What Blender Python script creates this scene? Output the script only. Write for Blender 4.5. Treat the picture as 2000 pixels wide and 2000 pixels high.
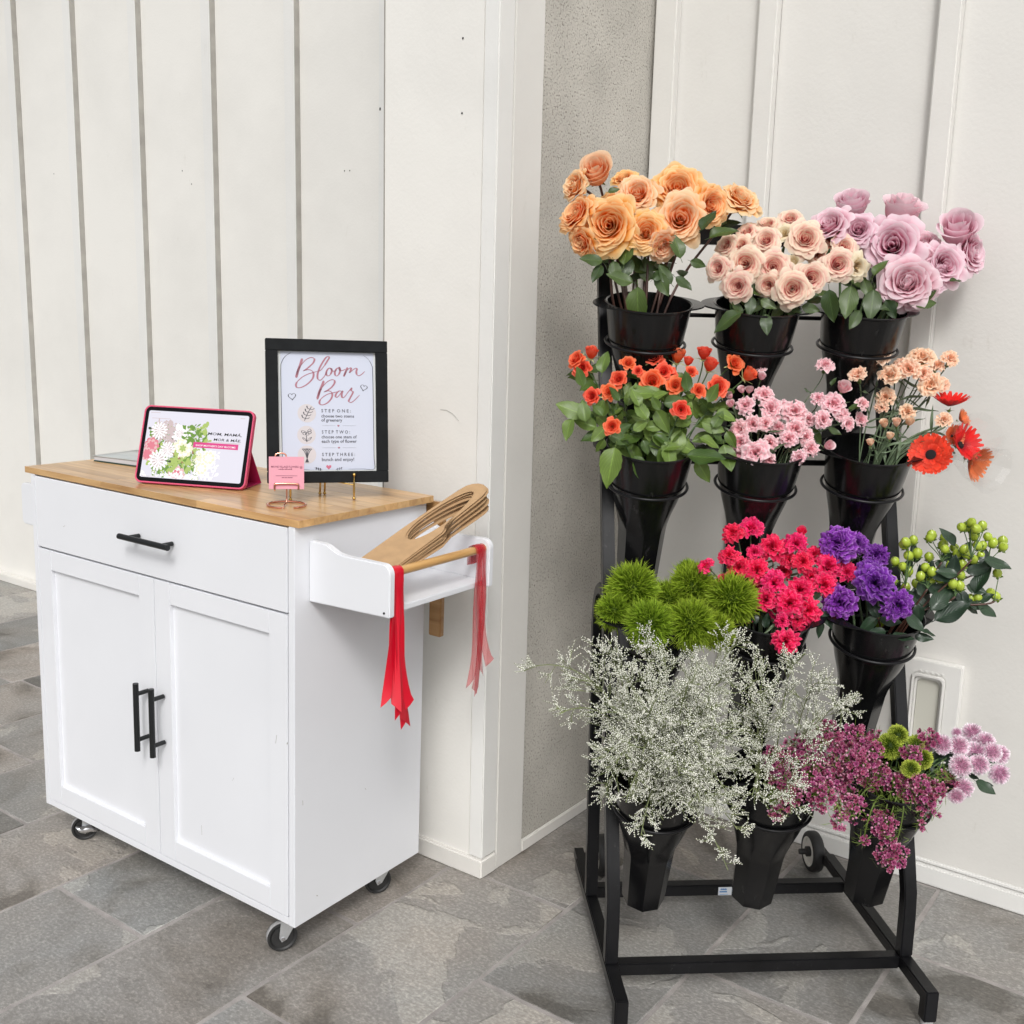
import bpy, bmesh, math, random
import numpy as np
from mathutils import Vector, Matrix

random.seed(7); np.random.seed(7)
S = bpy.context.scene
COL = S.collection
for o in list(bpy.data.objects):
    bpy.data.objects.remove(o)

# ------------------------------------------------------------------ camera
F_PX = 2051.28                       # focal length for a 2000 px wide picture
CAM = np.array([1.4323, -1.2907, 1.2699])
YAW, PITCH, ROLL = 0.6287, 0.1804, 0.0257
def basis(yaw, pitch, roll):
    cy, sy, cp, sp = math.cos(yaw), math.sin(yaw), math.cos(pitch), math.sin(pitch)
    f = np.array([-sy*cp, cy*cp, -sp]); r = np.array([cy, sy, 0.0]); u = np.cross(r, f)
    cr, sr = math.cos(roll), math.sin(roll)
    return r*cr+u*sr, -r*sr+u*cr, f
RT, UP, FW = basis(YAW, PITCH, ROLL)
cd = bpy.data.cameras.new('camera'); cam = bpy.data.objects.new('camera', cd); COL.objects.link(cam)
cam.matrix_world = Matrix(((RT[0], UP[0], -FW[0], CAM[0]), (RT[1], UP[1], -FW[1], CAM[1]), (RT[2], UP[2], -FW[2], CAM[2]), (0, 0, 0, 1)))
cd.sensor_width = 36; cd.sensor_fit = 'HORIZONTAL'; cd.lens = F_PX/2000*36; cd.clip_start = 0.05; cd.clip_end = 500
S.camera = cam
# ------------------------------------------------------------------ light
SUN_AZ = Vector((0.78, -1.0, 0)).normalized(); SUN_EL = math.radians(42)
w = bpy.data.worlds.new('World'); S.world = w; w.use_nodes = True
nt = w.node_tree; bg = nt.nodes['Background']
sky = nt.nodes.new('ShaderNodeTexSky'); sky.sky_type = 'NISHITA'; sky.sun_disc = False
sky.sun_elevation = SUN_EL; sky.sun_rotation = math.atan2(SUN_AZ.x, SUN_AZ.y)
sky.air_density = 1.0; sky.dust_density = 4.0
hs = nt.nodes.new('ShaderNodeHueSaturation'); hs.inputs['Saturation'].default_value = 0.12
nt.links.new(sky.outputs[0], hs.inputs['Color']); nt.links.new(hs.outputs[0], bg.inputs['Color'])
bg.inputs['Strength'].default_value = 0.13
sl = bpy.data.lights.new('sun', 'SUN'); sl.energy = 1.25; sl.angle = math.radians(14); sl.color = (1.0, 0.985, 0.965)
so = bpy.data.objects.new('sun', sl); COL.objects.link(so)
sd = SUN_AZ*math.cos(SUN_EL)+Vector((0, 0, math.sin(SUN_EL)))
so.rotation_euler = sd.to_track_quat('Z', 'Y').to_euler()
S.view_settings.view_transform = 'Standard'; S.view_settings.look = 'None'
S.view_settings.gamma = 1; S.view_settings.use_curve_mapping = False
S.view_settings.exposure = 0.17
S.render.engine = 'CYCLES'
S.cycles.transparent_max_bounces = 12

# ------------------------------------------------------------------ picking helpers (photo pixel -> point in the place)
def ray(x, y): return FW + RT*((x-1000)/F_PX) + UP*((1000-y)/F_PX)
def depth(P): return float((np.asarray(P)-CAM) @ FW)
CM = None
def Rx(a): return Matrix.Rotation(a, 3, 'X')
CART = (Matrix.Rotation(0.0256, 4, 'Z') @ Matrix.Rotation(-0.0015, 4, 'X') @ Matrix.Rotation(0.0141, 4, 'Y'))
ANG = math.radians(40.9)
RU = np.array([math.cos(ANG), math.sin(ANG), 0]); RW = np.array([-math.sin(ANG), math.cos(ANG), 0]); RO = np.array([.604, .221, 0.])
RACK = Matrix(((RU[0], RW[0], 0, RO[0]), (RU[1], RW[1], 0, RO[1]), (0, 0, 1, 0), (0, 0, 0, 1)))
def rk(u, w_, z): return RO + RU*u + RW*w_ + np.array([0, 0, z])
def on_w(x, y, w_):
    d = ray(x, y); t = (w_-(CAM-RO) @ RW)/(d @ RW); return CAM+d*t
def on_axis(x, y, i, val):
    d = ray(x, y); return CAM+d*((val-CAM[i])/d[i])

# ------------------------------------------------------------------ materials
def new_mat(name):
    m = bpy.data.materials.new(name); m.use_nodes = True
    n = m.node_tree; b = n.nodes['Principled BSDF']; return m, n, b
def N(n, t, **k):
    x = n.nodes.new(t)
    for a, v in k.items():
        if a in x.inputs: x.inputs[a].default_value = v
        else: setattr(x, a, v)
    return x
def ramp(n, pts, interp='LINEAR'):
    r = n.nodes.new('ShaderNodeValToRGB'); r.color_ramp.interpolation = interp
    e = r.color_ramp.elements
    while len(e) < len(pts): e.new(0.5)
    for q, (p, c) in zip(e, pts):
        q.position = p; q.color = (*c, 1) if len(c) == 3 else c
    return r
def lk(n, a, b): n.links.new(a, b)
def c3(*c): return c
def simple(name, col, rough=0.5, metal=0.0, spec=0.5, var=0.0, scale=8.0, bump=0.0, bscale=200.0, coat=0.0, col2=None):
    m, n, b = new_mat(name)
    b.inputs['Base Color'].default_value = (*col, 1); b.inputs['Roughness'].default_value = rough
    b.inputs['Metallic'].default_value = metal; b.inputs['Specular IOR Level'].default_value = spec
    b.inputs['Coat Weight'].default_value = coat
    geo = N(n, 'ShaderNodeNewGeometry')
    if var or col2:
        t = N(n, 'ShaderNodeTexNoise'); t.inputs['Scale'].default_value = scale; t.inputs['Detail'].default_value = 6
        lk(n, geo.outputs['Position'], t.inputs['Vector'])
        lo = tuple(c*(1-var) for c in col); hi = col2 if col2 else tuple(min(1, c*(1+var)) for c in col)
        r = ramp(n, [(0.3, lo), (0.7, hi)]); lk(n, t.outputs['Fac'], r.inputs[0]); lk(n, r.outputs[0], b.inputs['Base Color'])
    if bump:
        t = N(n, 'ShaderNodeTexNoise'); t.inputs['Scale'].default_value = bscale; t.inputs['Detail'].default_value = 4
        lk(n, geo.outputs['Position'], t.inputs['Vector'])
        bp = N(n, 'ShaderNodeBump'); bp.inputs['Strength'].default_value = bump; bp.inputs['Distance'].default_value = 0.002
        lk(n, t.outputs['Fac'], bp.inputs['Height']); lk(n, bp.outputs[0], b.inputs['Normal'])
    return m

def wall_paint(name, col, grime=0.25, rough=0.42):
    """painted boards: soft roller texture, faint vertical scuffs, more dirt in blotches"""
    m, n, b = new_mat(name)
    geo = N(n, 'ShaderNodeNewGeometry')
    t1 = N(n, 'ShaderNodeTexNoise'); t1.inputs['Scale'].default_value = 2.2; t1.inputs['Detail'].default_value = 8; t1.inputs['Roughness'].default_value = .62
    lk(n, geo.outputs['Position'], t1.inputs['Vector'])
    d = tuple(c*(1-grime*.14) for c in col)
    r1 = ramp(n, [(0.33, d), (0.6, col)]); lk(n, t1.outputs['Fac'], r1.inputs[0])
    mp = N(n, 'ShaderNodeMapping'); mp.inputs['Scale'].default_value = (26, 26, 9); lk(n, geo.outputs['Position'], mp.inputs['Vector'])
    t2 = N(n, 'ShaderNodeTexNoise'); t2.inputs['Scale'].default_value = 1.0; t2.inputs['Detail'].default_value = 9; t2.inputs['Roughness'].default_value = .7
    lk(n, mp.outputs[0], t2.inputs['Vector'])
    r2 = ramp(n, [(0.22, (.70, .67, .62)), (0.36, (1, 1, 1))]); lk(n, t2.outputs['Fac'], r2.inputs[0])
    mx = N(n, 'ShaderNodeMixRGB', blend_type='MULTIPLY'); mx.inputs[0].default_value = grime
    lk(n, r1.outputs[0], mx.inputs[1]); lk(n, r2.outputs[0], mx.inputs[2]); lk(n, mx.outputs[0], b.inputs['Base Color'])
    b.inputs['Roughness'].default_value = rough
    t3 = N(n, 'ShaderNodeTexNoise'); t3.inputs['Scale'].default_value = 130; t3.inputs['Detail'].default_value = 3; lk(n, geo.outputs['Position'], t3.inputs['Vector'])
    t4 = N(n, 'ShaderNodeTexNoise'); t4.inputs['Scale'].default_value = 9; t4.inputs['Detail'].default_value = 2; lk(n, geo.outputs['Position'], t4.inputs['Vector'])
    ad = N(n, 'ShaderNodeMath', operation='MULTIPLY_ADD'); ad.inputs[1].default_value = 3.0
    lk(n, t4.outputs['Fac'], ad.inputs[0]); lk(n, t3.outputs['Fac'], ad.inputs[2])
    bp = N(n, 'ShaderNodeBump'); bp.inputs['Strength'].default_value = .35; bp.inputs['Distance'].default_value = 0.0012
    lk(n, ad.outputs[0], bp.inputs['Height']); lk(n, bp.outputs[0], b.inputs['Normal'])
    return m

def stucco_mat():
    m, n, b = new_mat('stucco'); geo = N(n, 'ShaderNodeNewGeometry')
    v = N(n, 'ShaderNodeTexNoise'); v.inputs['Scale'].default_value = 210; v.inputs['Detail'].default_value = 4; v.inputs['Roughness'].default_value = .55
    lk(n, geo.outputs['Position'], v.inputs['Vector'])
    big = N(n, 'ShaderNodeTexNoise'); big.inputs['Scale'].default_value = 6; big.inputs['Detail'].default_value = 6; lk(n, geo.outputs['Position'], big.inputs['Vector'])
    r0 = ramp(n, [(0.3, (.42, .40, .36)), (0.7, (.54, .515, .465))]); lk(n, big.outputs['Fac'], r0.inputs[0])
    r1 = ramp(n, [(0.32, (.50, .48, .46)), (0.43, (.95, .95, .95)), (.7, (1.10, 1.10, 1.09))]); lk(n, v.outputs['Fac'], r1.inputs[0])
    mx = N(n, 'ShaderNodeMixRGB', blend_type='MULTIPLY'); mx.inputs[0].default_value = 1
    lk(n, r0.outputs[0], mx.inputs[1]); lk(n, r1.outputs[0], mx.inputs[2]); lk(n, mx.outputs[0], b.inputs['Base Color'])
    b.inputs['Roughness'].default_value = .9
    bp = N(n, 'ShaderNodeBump'); bp.inputs['Strength'].default_value = .8; bp.inputs['Distance'].default_value = 0.003
    lk(n, r1.outputs[0], bp.inputs['Height']); lk(n, bp.outputs[0], b.inputs['Normal'])
    return m

def stone_mat():
    m, n, b = new_mat('stone'); geo = N(n, 'ShaderNodeNewGeometry'); oi = N(n, 'ShaderNodeObjectInfo')
    # shift the pattern from tile to tile
    sh = N(n, 'ShaderNodeVectorMath', operation='MULTIPLY_ADD'); sh.inputs[1].default_value = (7, 11, 3)
    cmb = N(n, 'ShaderNodeCombineXYZ'); lk(n, oi.outputs['Random'], cmb.inputs[0]); lk(n, oi.outputs['Random'], cmb.inputs[1]); lk(n, oi.outputs['Random'], cmb.inputs[2])
    lk(n, cmb.outputs[0], sh.inputs[0]); lk(n, geo.outputs['Position'], sh.inputs[2])
    base = ramp(n, [(0.0, (.20, .20, .195)), (.2, (.27, .265, .255)), (.4, (.295, .275, .255)), (.55, (.26, .264, .26)), (.7, (.225, .221, .212)), (.85, (.315, .290, .268)), (1, (.245, .246, .242))])
    lk(n, oi.outputs['Random'], base.inputs[0])
    wv = N(n, 'ShaderNodeTexNoise'); wv.inputs['Scale'].default_value = 3.2; wv.inputs['Detail'].default_value = 7; wv.inputs['Distortion'].default_value = .5; lk(n, sh.outputs[0], wv.inputs['Vector'])
    st = ramp(n, [(.36, (.52, .49, .45)), (.39, (.74, .71, .67)), (.47, (.98, .96, .94)), (.565, (1.03, 1.01, .99)), (.578, (1.30, 1.27, 1.22))]); lk(n, wv.outputs['Fac'], st.inputs[0])
    mx = N(n, 'ShaderNodeMixRGB', blend_type='MULTIPLY'); mx.inputs[0].default_value = 1; lk(n, base.outputs[0], mx.inputs[1]); lk(n, st.outputs[0], mx.inputs[2])
    mp = N(n, 'ShaderNodeMapping'); mp.inputs['Scale'].default_value = (120, 180, 150); lk(n, sh.outputs[0], mp.inputs['Vector'])
    sp = N(n, 'ShaderNodeTexNoise'); sp.inputs['Scale'].default_value = 1; sp.inputs['Detail'].default_value = 4; sp.inputs['Roughness'].default_value = .7; lk(n, mp.outputs[0], sp.inputs['Vector'])
    sr = ramp(n, [(.36, (.80, .79, .78)), (.52, (1, 1, 1)), (.68, (1.45, 1.44, 1.42))]); lk(n, sp.outputs['Fac'], sr.inputs[0])
    m2 = N(n, 'ShaderNodeMixRGB', blend_type='MULTIPLY'); m2.inputs[0].default_value = 1; lk(n, mx.outputs[0], m2.inputs[1]); lk(n, sr.outputs[0], m2.inputs[2])
    cl = N(n, 'ShaderNodeTexNoise'); cl.inputs['Scale'].default_value = 5; cl.inputs['Detail'].default_value = 3; lk(n, sh.outputs[0], cl.inputs['Vector'])
    cr = ramp(n, [(.35, (1.0, 1.03, 1.05)), (.65, (1.06, 1.03, 1.0))]); lk(n, cl.outputs['Fac'], cr.inputs[0])
    m3 = N(n, 'ShaderNodeMixRGB', blend_type='MULTIPLY'); m3.inputs[0].default_value = .8; lk(n, m2.outputs[0], m3.inputs[1]); lk(n, cr.outputs[0], m3.inputs[2])
    lk(n, m3.outputs[0], b.inputs['Base Color'])
    b.inputs['Roughness'].default_value = .5; b.inputs['Specular IOR Level'].default_value = .4
    ad = N(n, 'ShaderNodeMath', operation='MULTIPLY_ADD'); ad.inputs[1].default_value = 5
    stb = N(n, 'ShaderNodeRGBToBW'); lk(n, st.outputs[0], stb.inputs[0]); lk(n, stb.outputs[0], ad.inputs[0]); lk(n, sp.outputs['Fac'], ad.inputs[2])
    bp = N(n, 'ShaderNodeBump'); bp.inputs['Strength'].default_value = .75; bp.inputs['Distance'].default_value = 0.0022
    lk(n, ad.outputs[0], bp.inputs['Height']); lk(n, bp.outputs[0], b.inputs['Normal'])
    return m

def wood_mat(name, axis=0, tint=(1, 1, 1)):
    m, n, b = new_mat(name); tc = N(n, 'ShaderNodeNewGeometry'); oi = N(n, 'ShaderNodeObjectInfo')
    off = N(n, 'ShaderNodeVectorMath', operation='ADD'); cmb = N(n, 'ShaderNodeCombineXYZ')
    ml = N(n, 'ShaderNodeMath', operation='MULTIPLY'); ml.inputs[1].default_value = 9; lk(n, oi.outputs['Random'], ml.inputs[0])
    for i in range(3): lk(n, ml.outputs[0], cmb.inputs[i])
    lk(n, tc.outputs['Position'], off.inputs[0]); lk(n, cmb.outputs[0], off.inputs[1])
    mp = N(n, 'ShaderNodeMapping'); sc = [60, 60, 60]; sc[axis] = 4.5; mp.inputs['Scale'].default_value = sc; lk(n, off.outputs[0], mp.inputs['Vector'])
    t = N(n, 'ShaderNodeTexNoise'); t.inputs['Scale'].default_value = 1; t.inputs['Detail'].default_value = 6; t.inputs['Distortion'].default_value = .6; lk(n, mp.outputs[0], t.inputs['Vector'])
    r = ramp(n, [(.28, (.40*tint[0], .215*tint[1], .085*tint[2])), (.5, (.56*tint[0], .345*tint[1], .155*tint[2])), (.75, (.68*tint[0], .45*tint[1], .22*tint[2]))]); lk(n, t.outputs['Fac'], r.inputs[0])
    v = ramp(n, [(0, (.82, .78, .72)), (.5, (1, 1, 1)), (1, (1.12, 1.08, 1.02))]); lk(n, oi.outputs['Random'], v.inputs[0])
    mx = N(n, 'ShaderNodeMixRGB', blend_type='MULTIPLY'); mx.inputs[0].default_value = 1; lk(n, r.outputs[0], mx.inputs[1]); lk(n, v.outputs[0], mx.inputs[2])
    lk(n, mx.outputs[0], b.inputs['Base Color']); b.inputs['Roughness'].default_value = .3; b.inputs['Coat Weight'].default_value = .15
    return m

def petal_mat(name, inner, outer, rim, trans=.25, hue=.008, val=.08, rough=.55, rimpow=(.72, .98), base=None, vein=.0):
    """colour runs from the heart of the bloom (attribute x) to the outside, and from petal base to rim (attribute y)"""
    m, n, b = new_mat(name)
    at = N(n, 'ShaderNodeAttribute'); at.attribute_name = 'col'
    sep = N(n, 'ShaderNodeSeparateColor'); lk(n, at.outputs['Color'], sep.inputs[0])
    r = ramp(n, [(0, inner), (.25, inner), (.8, outer)]); lk(n, sep.outputs[0], r.inputs[0])
    rr = ramp(n, [(rimpow[0], (0, 0, 0)), (rimpow[1], (1, 1, 1))]); lk(n, sep.outputs[1], rr.inputs[0])
    mx = N(n, 'ShaderNodeMixRGB'); lk(n, rr.outputs[0], mx.inputs[0]); lk(n, r.outputs[0], mx.inputs[1]); mx.inputs[2].default_value = (*rim, 1)
    out = mx.outputs[0]
    if base:
        rb = ramp(n, [(.05, (1, 1, 1)), (.45, (0, 0, 0))]); lk(n, sep.outputs[1], rb.inputs[0])
        mb = N(n, 'ShaderNodeMixRGB'); lk(n, rb.outputs[0], mb.inputs[0]); lk(n, out, mb.inputs[1]); mb.inputs[2].default_value = (*base, 1); out = mb.outputs[0]
    oi = N(n, 'ShaderNodeObjectInfo'); h = N(n, 'ShaderNodeHueSaturation')
    m1 = N(n, 'ShaderNodeMapRange'); m1.inputs[3].default_value = .5-hue; m1.inputs[4].default_value = .5+hue; lk(n, oi.outputs['Random'], m1.inputs[0]); lk(n, m1.outputs[0], h.inputs['Hue'])
    m2 = N(n, 'ShaderNodeMapRange'); m2.inputs[3].default_value = 1-val; m2.inputs[4].default_value = 1+val*.5; lk(n, sep.outputs[2], m2.inputs[0]); lk(n, m2.outputs[0], h.inputs['Value'])
    lk(n, out, h.inputs['Color'])
    lk(n, h.outputs[0], b.inputs['Base Color']); b.inputs['Roughness'].default_value = rough; b.inputs['Specular IOR Level'].default_value = .25
    tr = N(n, 'ShaderNodeBsdfTranslucent'); lk(n, h.outputs[0], tr.inputs['Color'])
    ms = N(n, 'ShaderNodeMixShader'); ms.inputs[0].default_value = trans
    lk(n, b.outputs[0], ms.inputs[1]); lk(n, tr.outputs[0], ms.inputs[2]); lk(n, ms.outputs[0], n.nodes['Material Output'].inputs['Surface'])
    return m

def leaf_mat(name, dark, light, back=None, rough=.38):
    m, n, b = new_mat(name)
    at = N(n, 'ShaderNodeAttribute'); at.attribute_name = 'col'; sep = N(n, 'ShaderNodeSeparateColor'); lk(n, at.outputs['Color'], sep.inputs[0])
    # x = across (0 midrib .. 1 edge), y = along
    wv = N(n, 'ShaderNodeMath', operation='MULTIPLY_ADD'); wv.inputs[1].default_value = -.55; lk(n, sep.outputs[0], wv.inputs[0]); lk(n, sep.outputs[1], wv.inputs[2])
    fr = N(n, 'ShaderNodeMath', operation='MULTIPLY'); fr.inputs[1].default_value = 7.0; lk(n, wv.outputs[0], fr.inputs[0])
    ft = N(n, 'ShaderNodeMath', operation='FRACT'); lk(n, fr.outputs[0], ft.inputs[0])
    pp = N(n, 'ShaderNodeMath', operation='PINGPONG'); pp.inputs[1].default_value = .5; lk(n, ft.outputs[0], pp.inputs[0])
    vr = ramp(n, [(0.0, (1.35, 1.35, 1.3)), (.12, (1, 1, 1)), (1, (1, 1, 1))]); lk(n, pp.outputs[0], vr.inputs[0])
    mr = ramp(n, [(0.0, (1.6, 1.6, 1.5)), (.09, (1, 1, 1))]); lk(n, sep.outputs[0], mr.inputs[0])
    geo = N(n, 'ShaderNodeNewGeometry'); t = N(n, 'ShaderNodeTexNoise'); t.inputs['Scale'].default_value = 45; lk(n, geo.outputs['Position'], t.inputs['Vector'])
    oi = N(n, 'ShaderNodeObjectInfo'); s = N(n, 'ShaderNodeMath', operation='MULTIPLY_ADD'); s.inputs[1].default_value = .35; lk(n, t.outputs['Fac'], s.inputs[0])
    o2 = N(n, 'ShaderNodeMath', operation='MULTIPLY'); o2.inputs[1].default_value = .75; lk(n, oi.outputs['Random'], o2.inputs[0]); lk(n, o2.outputs[0], s.inputs[2])
    cr = ramp(n, [(0.1, dark), (.95, light)]); lk(n, s.outputs[0], cr.inputs[0])
    a = N(n, 'ShaderNodeMixRGB', blend_type='MULTIPLY'); a.inputs[0].default_value = 1; lk(n, cr.outputs[0], a.inputs[1]); lk(n, vr.outputs[0], a.inputs[2])
    a2 = N(n, 'ShaderNodeMixRGB', blend_type='MULTIPLY'); a2.inputs[0].default_value = 1; lk(n, a.outputs[0], a2.inputs[1]); lk(n, mr.outputs[0], a2.inputs[2])
    bk = N(n, 'ShaderNodeMixRGB'); lk(n, geo.outputs['Backfacing'], bk.inputs[0]); lk(n, a2.outputs[0], bk.inputs[1]); bk.inputs[2].default_value = (*(back or tuple(c*1.6 for c in light)), 1)
    lk(n, bk.outputs[0], b.inputs['Base Color']); b.inputs['Roughness'].default_value = rough
    bp = N(n, 'ShaderNodeBump'); bp.inputs['Strength'].default_value = .5; bp.inputs['Distance'].default_value = .001; lk(n, vr.outputs[0], bp.inputs['Height']); lk(n, bp.outputs[0], b.inputs['Normal'])
    tr = N(n, 'ShaderNodeBsdfTranslucent'); lk(n, bk.outputs[0], tr.inputs['Color'])
    ms = N(n, 'ShaderNodeMixShader'); ms.inputs[0].default_value = .18
    lk(n, b.outputs[0], ms.inputs[1]); lk(n, tr.outputs[0], ms.inputs[2]); lk(n, ms.outputs[0], n.nodes['Material Output'].inputs['Surface'])
    return m

def sheer_mat(name, col, alpha, gloss=.3):
    m, n, b = new_mat(name)
    b.inputs['Base Color'].default_value = (*col, 1); b.inputs['Roughness'].default_value = gloss
    tr = N(n, 'ShaderNodeBsdfTransparent'); ms = N(n, 'ShaderNodeMixShader'); ms.inputs[0].default_value = alpha
    lk(n, tr.outputs[0], ms.inputs[1]); lk(n, b.outputs[0], ms.inputs[2]); lk(n, ms.outputs[0], n.nodes['Material Output'].inputs['Surface'])
    return m
def film_mat():
    m, n, b = new_mat('cellophane')
    gl = N(n, 'ShaderNodeBsdfGlossy'); gl.inputs['Roughness'].default_value = .22
    tr = N(n, 'ShaderNodeBsdfTransparent'); lw = N(n, 'ShaderNodeLayerWeight'); lw.inputs[0].default_value = .35
    r = ramp(n, [(0, (.05, .05, .05)), (.7, (.16, .16, .16)), (1, (.55, .55, .55))]); lk(n, lw.outputs['Facing'], r.inputs[0])
    ms = N(n, 'ShaderNodeMixShader'); lk(n, r.outputs[0], ms.inputs[0]); lk(n, tr.outputs[0], ms.inputs[1]); lk(n, gl.outputs[0], ms.inputs[2])
    lk(n, ms.outputs[0], n.nodes['Material Output'].inputs['Surface']); return m

M = dict(
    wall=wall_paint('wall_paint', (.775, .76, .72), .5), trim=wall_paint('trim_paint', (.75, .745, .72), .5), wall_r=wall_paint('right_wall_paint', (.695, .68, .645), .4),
    base=wall_paint('baseboard_paint', (.74, .72, .68), 1.0), strip=simple('edge_shade_and_scuff', (.36, .345, .315), .7, var=.15, scale=14),  # strip: grey for painted batten-side shade and seam shadow, also for real scuffs
    stucco=stucco_mat(), stone=stone_mat(), grout=simple('grout', (.33, .305, .29), .9, var=.2, scale=25, bump=.6, bscale=300),
    cart=simple('cart_white', (.745, .755, .785), .30, var=.03, scale=2.5, bump=.03, bscale=40), cart_in=simple('cart_inside', (.72, .72, .74), .5),
    wood_x=wood_mat('rubberwood_long'), wood_y=wood_mat('rubberwood_cross', 1), dowel=wood_mat('dowel_wood', 1, (1, .92, .75)),
    leafwood=wood_mat('leaf_wood', 0, (.72, .66, .6)),
    blackmetal=simple('black_handle', (.012, .013, .014), .38, .3), chrome=simple('chrome', (.72, .73, .75), .18, 1.0),
    zinc=simple('zinc', (.66, .68, .70), .32, .8, var=.1, scale=60), rubber=simple('rubber', (.02, .02, .02), .55, var=.3, scale=60), rubber_g=simple('rubber_tread', (.34, .335, .335), .7, var=.35, scale=120),
    steel=simple('black_steel', (.006, .006, .007), .26, .0, .28, var=.5, scale=9, bump=.12, bscale=60), plastic=simple('bucket_plastic', (.0055, .0055, .006), .15, 0, .38, var=.4, scale=7, bump=.10, bscale=25),
    pink=simple('pink_case', (.62, .075, .16), .45, var=.08, scale=30), pinkd=simple('pink_flap', (.50, .02, .12), .5), bezel=simple('bezel', (.004, .004, .005), .2, spec=.12),
    frame=simple('frame_black', (.010, .011, .012), .6, spec=.12, var=.2, scale=40), paper=simple('paper', (.53, .56, .66), .6), mat_edge=simple('mat_edge', (.62, .64, .63), .5),
    ink=simple('ink', (.06, .06, .075), .6), script=simple('rose_ink', (.36, .15, .19), .5), heart=simple('heart_ink', (.52, .13, .2), .5), blush=simple('blush_disc', (.56, .52, .53), .6),
    gold=simple('brass', (.62, .42, .13), .22, 1.0), copper=simple('rose_gold', (.80, .38, .27), .16, 1.0), card=simple('pink_card', (.66, .29, .36), .55), cardink=simple('card_ink', (.18, .04, .08), .6),
    kraft=simple('kraft', (.44, .28, .145), .75, var=.08, scale=50, bump=.1), mag=simple('magazine_cover', (.42, .44, .43), .3, var=.1, scale=12), magpage=simple('pages', (.50, .51, .54), .6), magdark=simple('dark_green_back', (.01, .05, .045), .4),
    satin=simple('red_satin', (.62, .004, .022), .33, 0, .6), organza=sheer_mat('red_organza', (.60, .02, .035), .55), organza_e=simple('organza_edge', (.30, .01, .02), .5),
    film=film_mat(), label_w=simple('sticker', (.75, .78, .82), .5), label_b=simple('sticker_ink', (.03, .22, .55), .5),
    petdoor=simple('pet_door_white', (.76, .75, .72), .4, var=.03, scale=10), flap=simple('pet_flap', (.60, .59, .52), .35), hole=simple('hole', (.03, .03, .03), .8),
    wheelw=simple('wheel_rim', (.72, .70, .65), .5), unseen_eave=simple('unseen_eave_paint', (.62, .56, .47), .8), ground=simple('ground', (.2, .2, .19), .9, var=.2, scale=.5),
    stem=simple('green_stem', (.065, .12, .035), .45, var=.25, scale=30), stem_g=simple('grey_green_stem', (.10, .145, .075), .5, var=.2, scale=30), stem_r=simple('red_brown_stem', (.075, .032, .022), .4, var=.35, scale=25),
    calyx=simple('calyx', (.14, .22, .05), .5, var=.3, scale=40), calyx_l=simple('pale_calyx', (.42, .47, .20), .5, var=.2, scale=40),
    leaf=leaf_mat('leaf_green', (.016, .038, .010), (.075, .120, .026), (.12, .19, .08)), leaf_b=leaf_mat('leaf_bright', (.028, .066, .010), (.155, .235, .045), (.26, .36, .10)), leaf_d=leaf_mat('leaf_dark', (.010, .024, .014), (.030, .060, .030), (.06, .10, .055), .3),
    peach=petal_mat('peach_petals', (.97, .25, .018), (.97, .45, .095), (.96, .70, .38), .40, .010, base=(.90, .30, .035)), peach2=petal_mat('pale_peach_petals', (.96, .31, .06), (.95, .51, .22), (.95, .74, .50), .40, .01, base=(.92, .36, .11)),
    blush_r=petal_mat('blush_petals', (.86, .13, .16), (.93, .50, .44), (.94, .83, .66), .36, .01, rimpow=(.6, .98), base=(.85, .25, .26)), cream=petal_mat('cream_petals', (.80, .62, .36), (.84, .72, .48), (.84, .76, .58), .25),
    mauve=petal_mat('mauve_petals', (.76, .30, .42), (.87, .54, .63), (.93, .77, .82), .38, .01, base=(.74, .30, .42)), orange=petal_mat('orange_petals', (.86, .055, .02), (.92, .13, .04), (.93, .24, .12), .32, .01, base=(.80, .45, .08)),
    pinkc=petal_mat('pink_petals', (.93, .48, .53), (.93, .52, .57), (.95, .76, .77), .33, .008, .15), peachc=petal_mat('apricot_petals', (.94, .54, .35), (.94, .60, .41), (.95, .77, .60), .33, .008, .15),
    hot=petal_mat('cerise_petals', (.88, .018, .12), (.90, .022, .14), (.92, .15, .26), .3, .008, .3, rimpow=(.85, 1)), purple=petal_mat('violet_petals', (.19, .028, .34), (.25, .042, .43), (.48, .22, .64), .3, .01, .35, rimpow=(.85, 1)),
    gerb=petal_mat('red_gerbera_petals', (.38, .004, .006), (.82, .025, .014), (.84, .06, .035), .2, .006, .3), gerb2=petal_mat('orange_gerbera_petals', (.70, .08, .02), (.80, .20, .07), (.82, .26, .12), .3, .006, .25), gcent=simple('gerbera_heart', (.008, .003, .004), .9),
    trick=petal_mat('green_ball_blades', (.12, .22, .008), (.19, .34, .012), (.46, .60, .06), .3, .01, .35, rimpow=(.3, 1)), berry=simple('green_berry', (.36, .46, .045), .25, var=.12, scale=60, coat=.2),
    poms=petal_mat('pale_pink_pom_petals', (.74, .36, .54), (.80, .48, .64), (.95, .90, .93), .15, .006, .4, rimpow=(.55, 1)), gpom=petal_mat('green_pom_petals', (.06, .12, .003), (.12, .22, .006), (.60, .68, .10), .12, .01, .55, rimpow=(.55, 1)),  # pom petals darkened at the base to paint in shade between them
    wax=petal_mat('waxflower_petals', (.11, .008, .035), (.34, .055, .15), (.72, .38, .50), .15, .015, .5), needle=simple('needle_leaf', (.13, .19, .03), .5, var=.4, scale=25),
    stat=simple('white_statice', (.90, .89, .81), .7, var=.12, scale=50), statstem=simple('statice_stem', (.17, .20, .085), .6, var=.25, scale=30),
)
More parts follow.
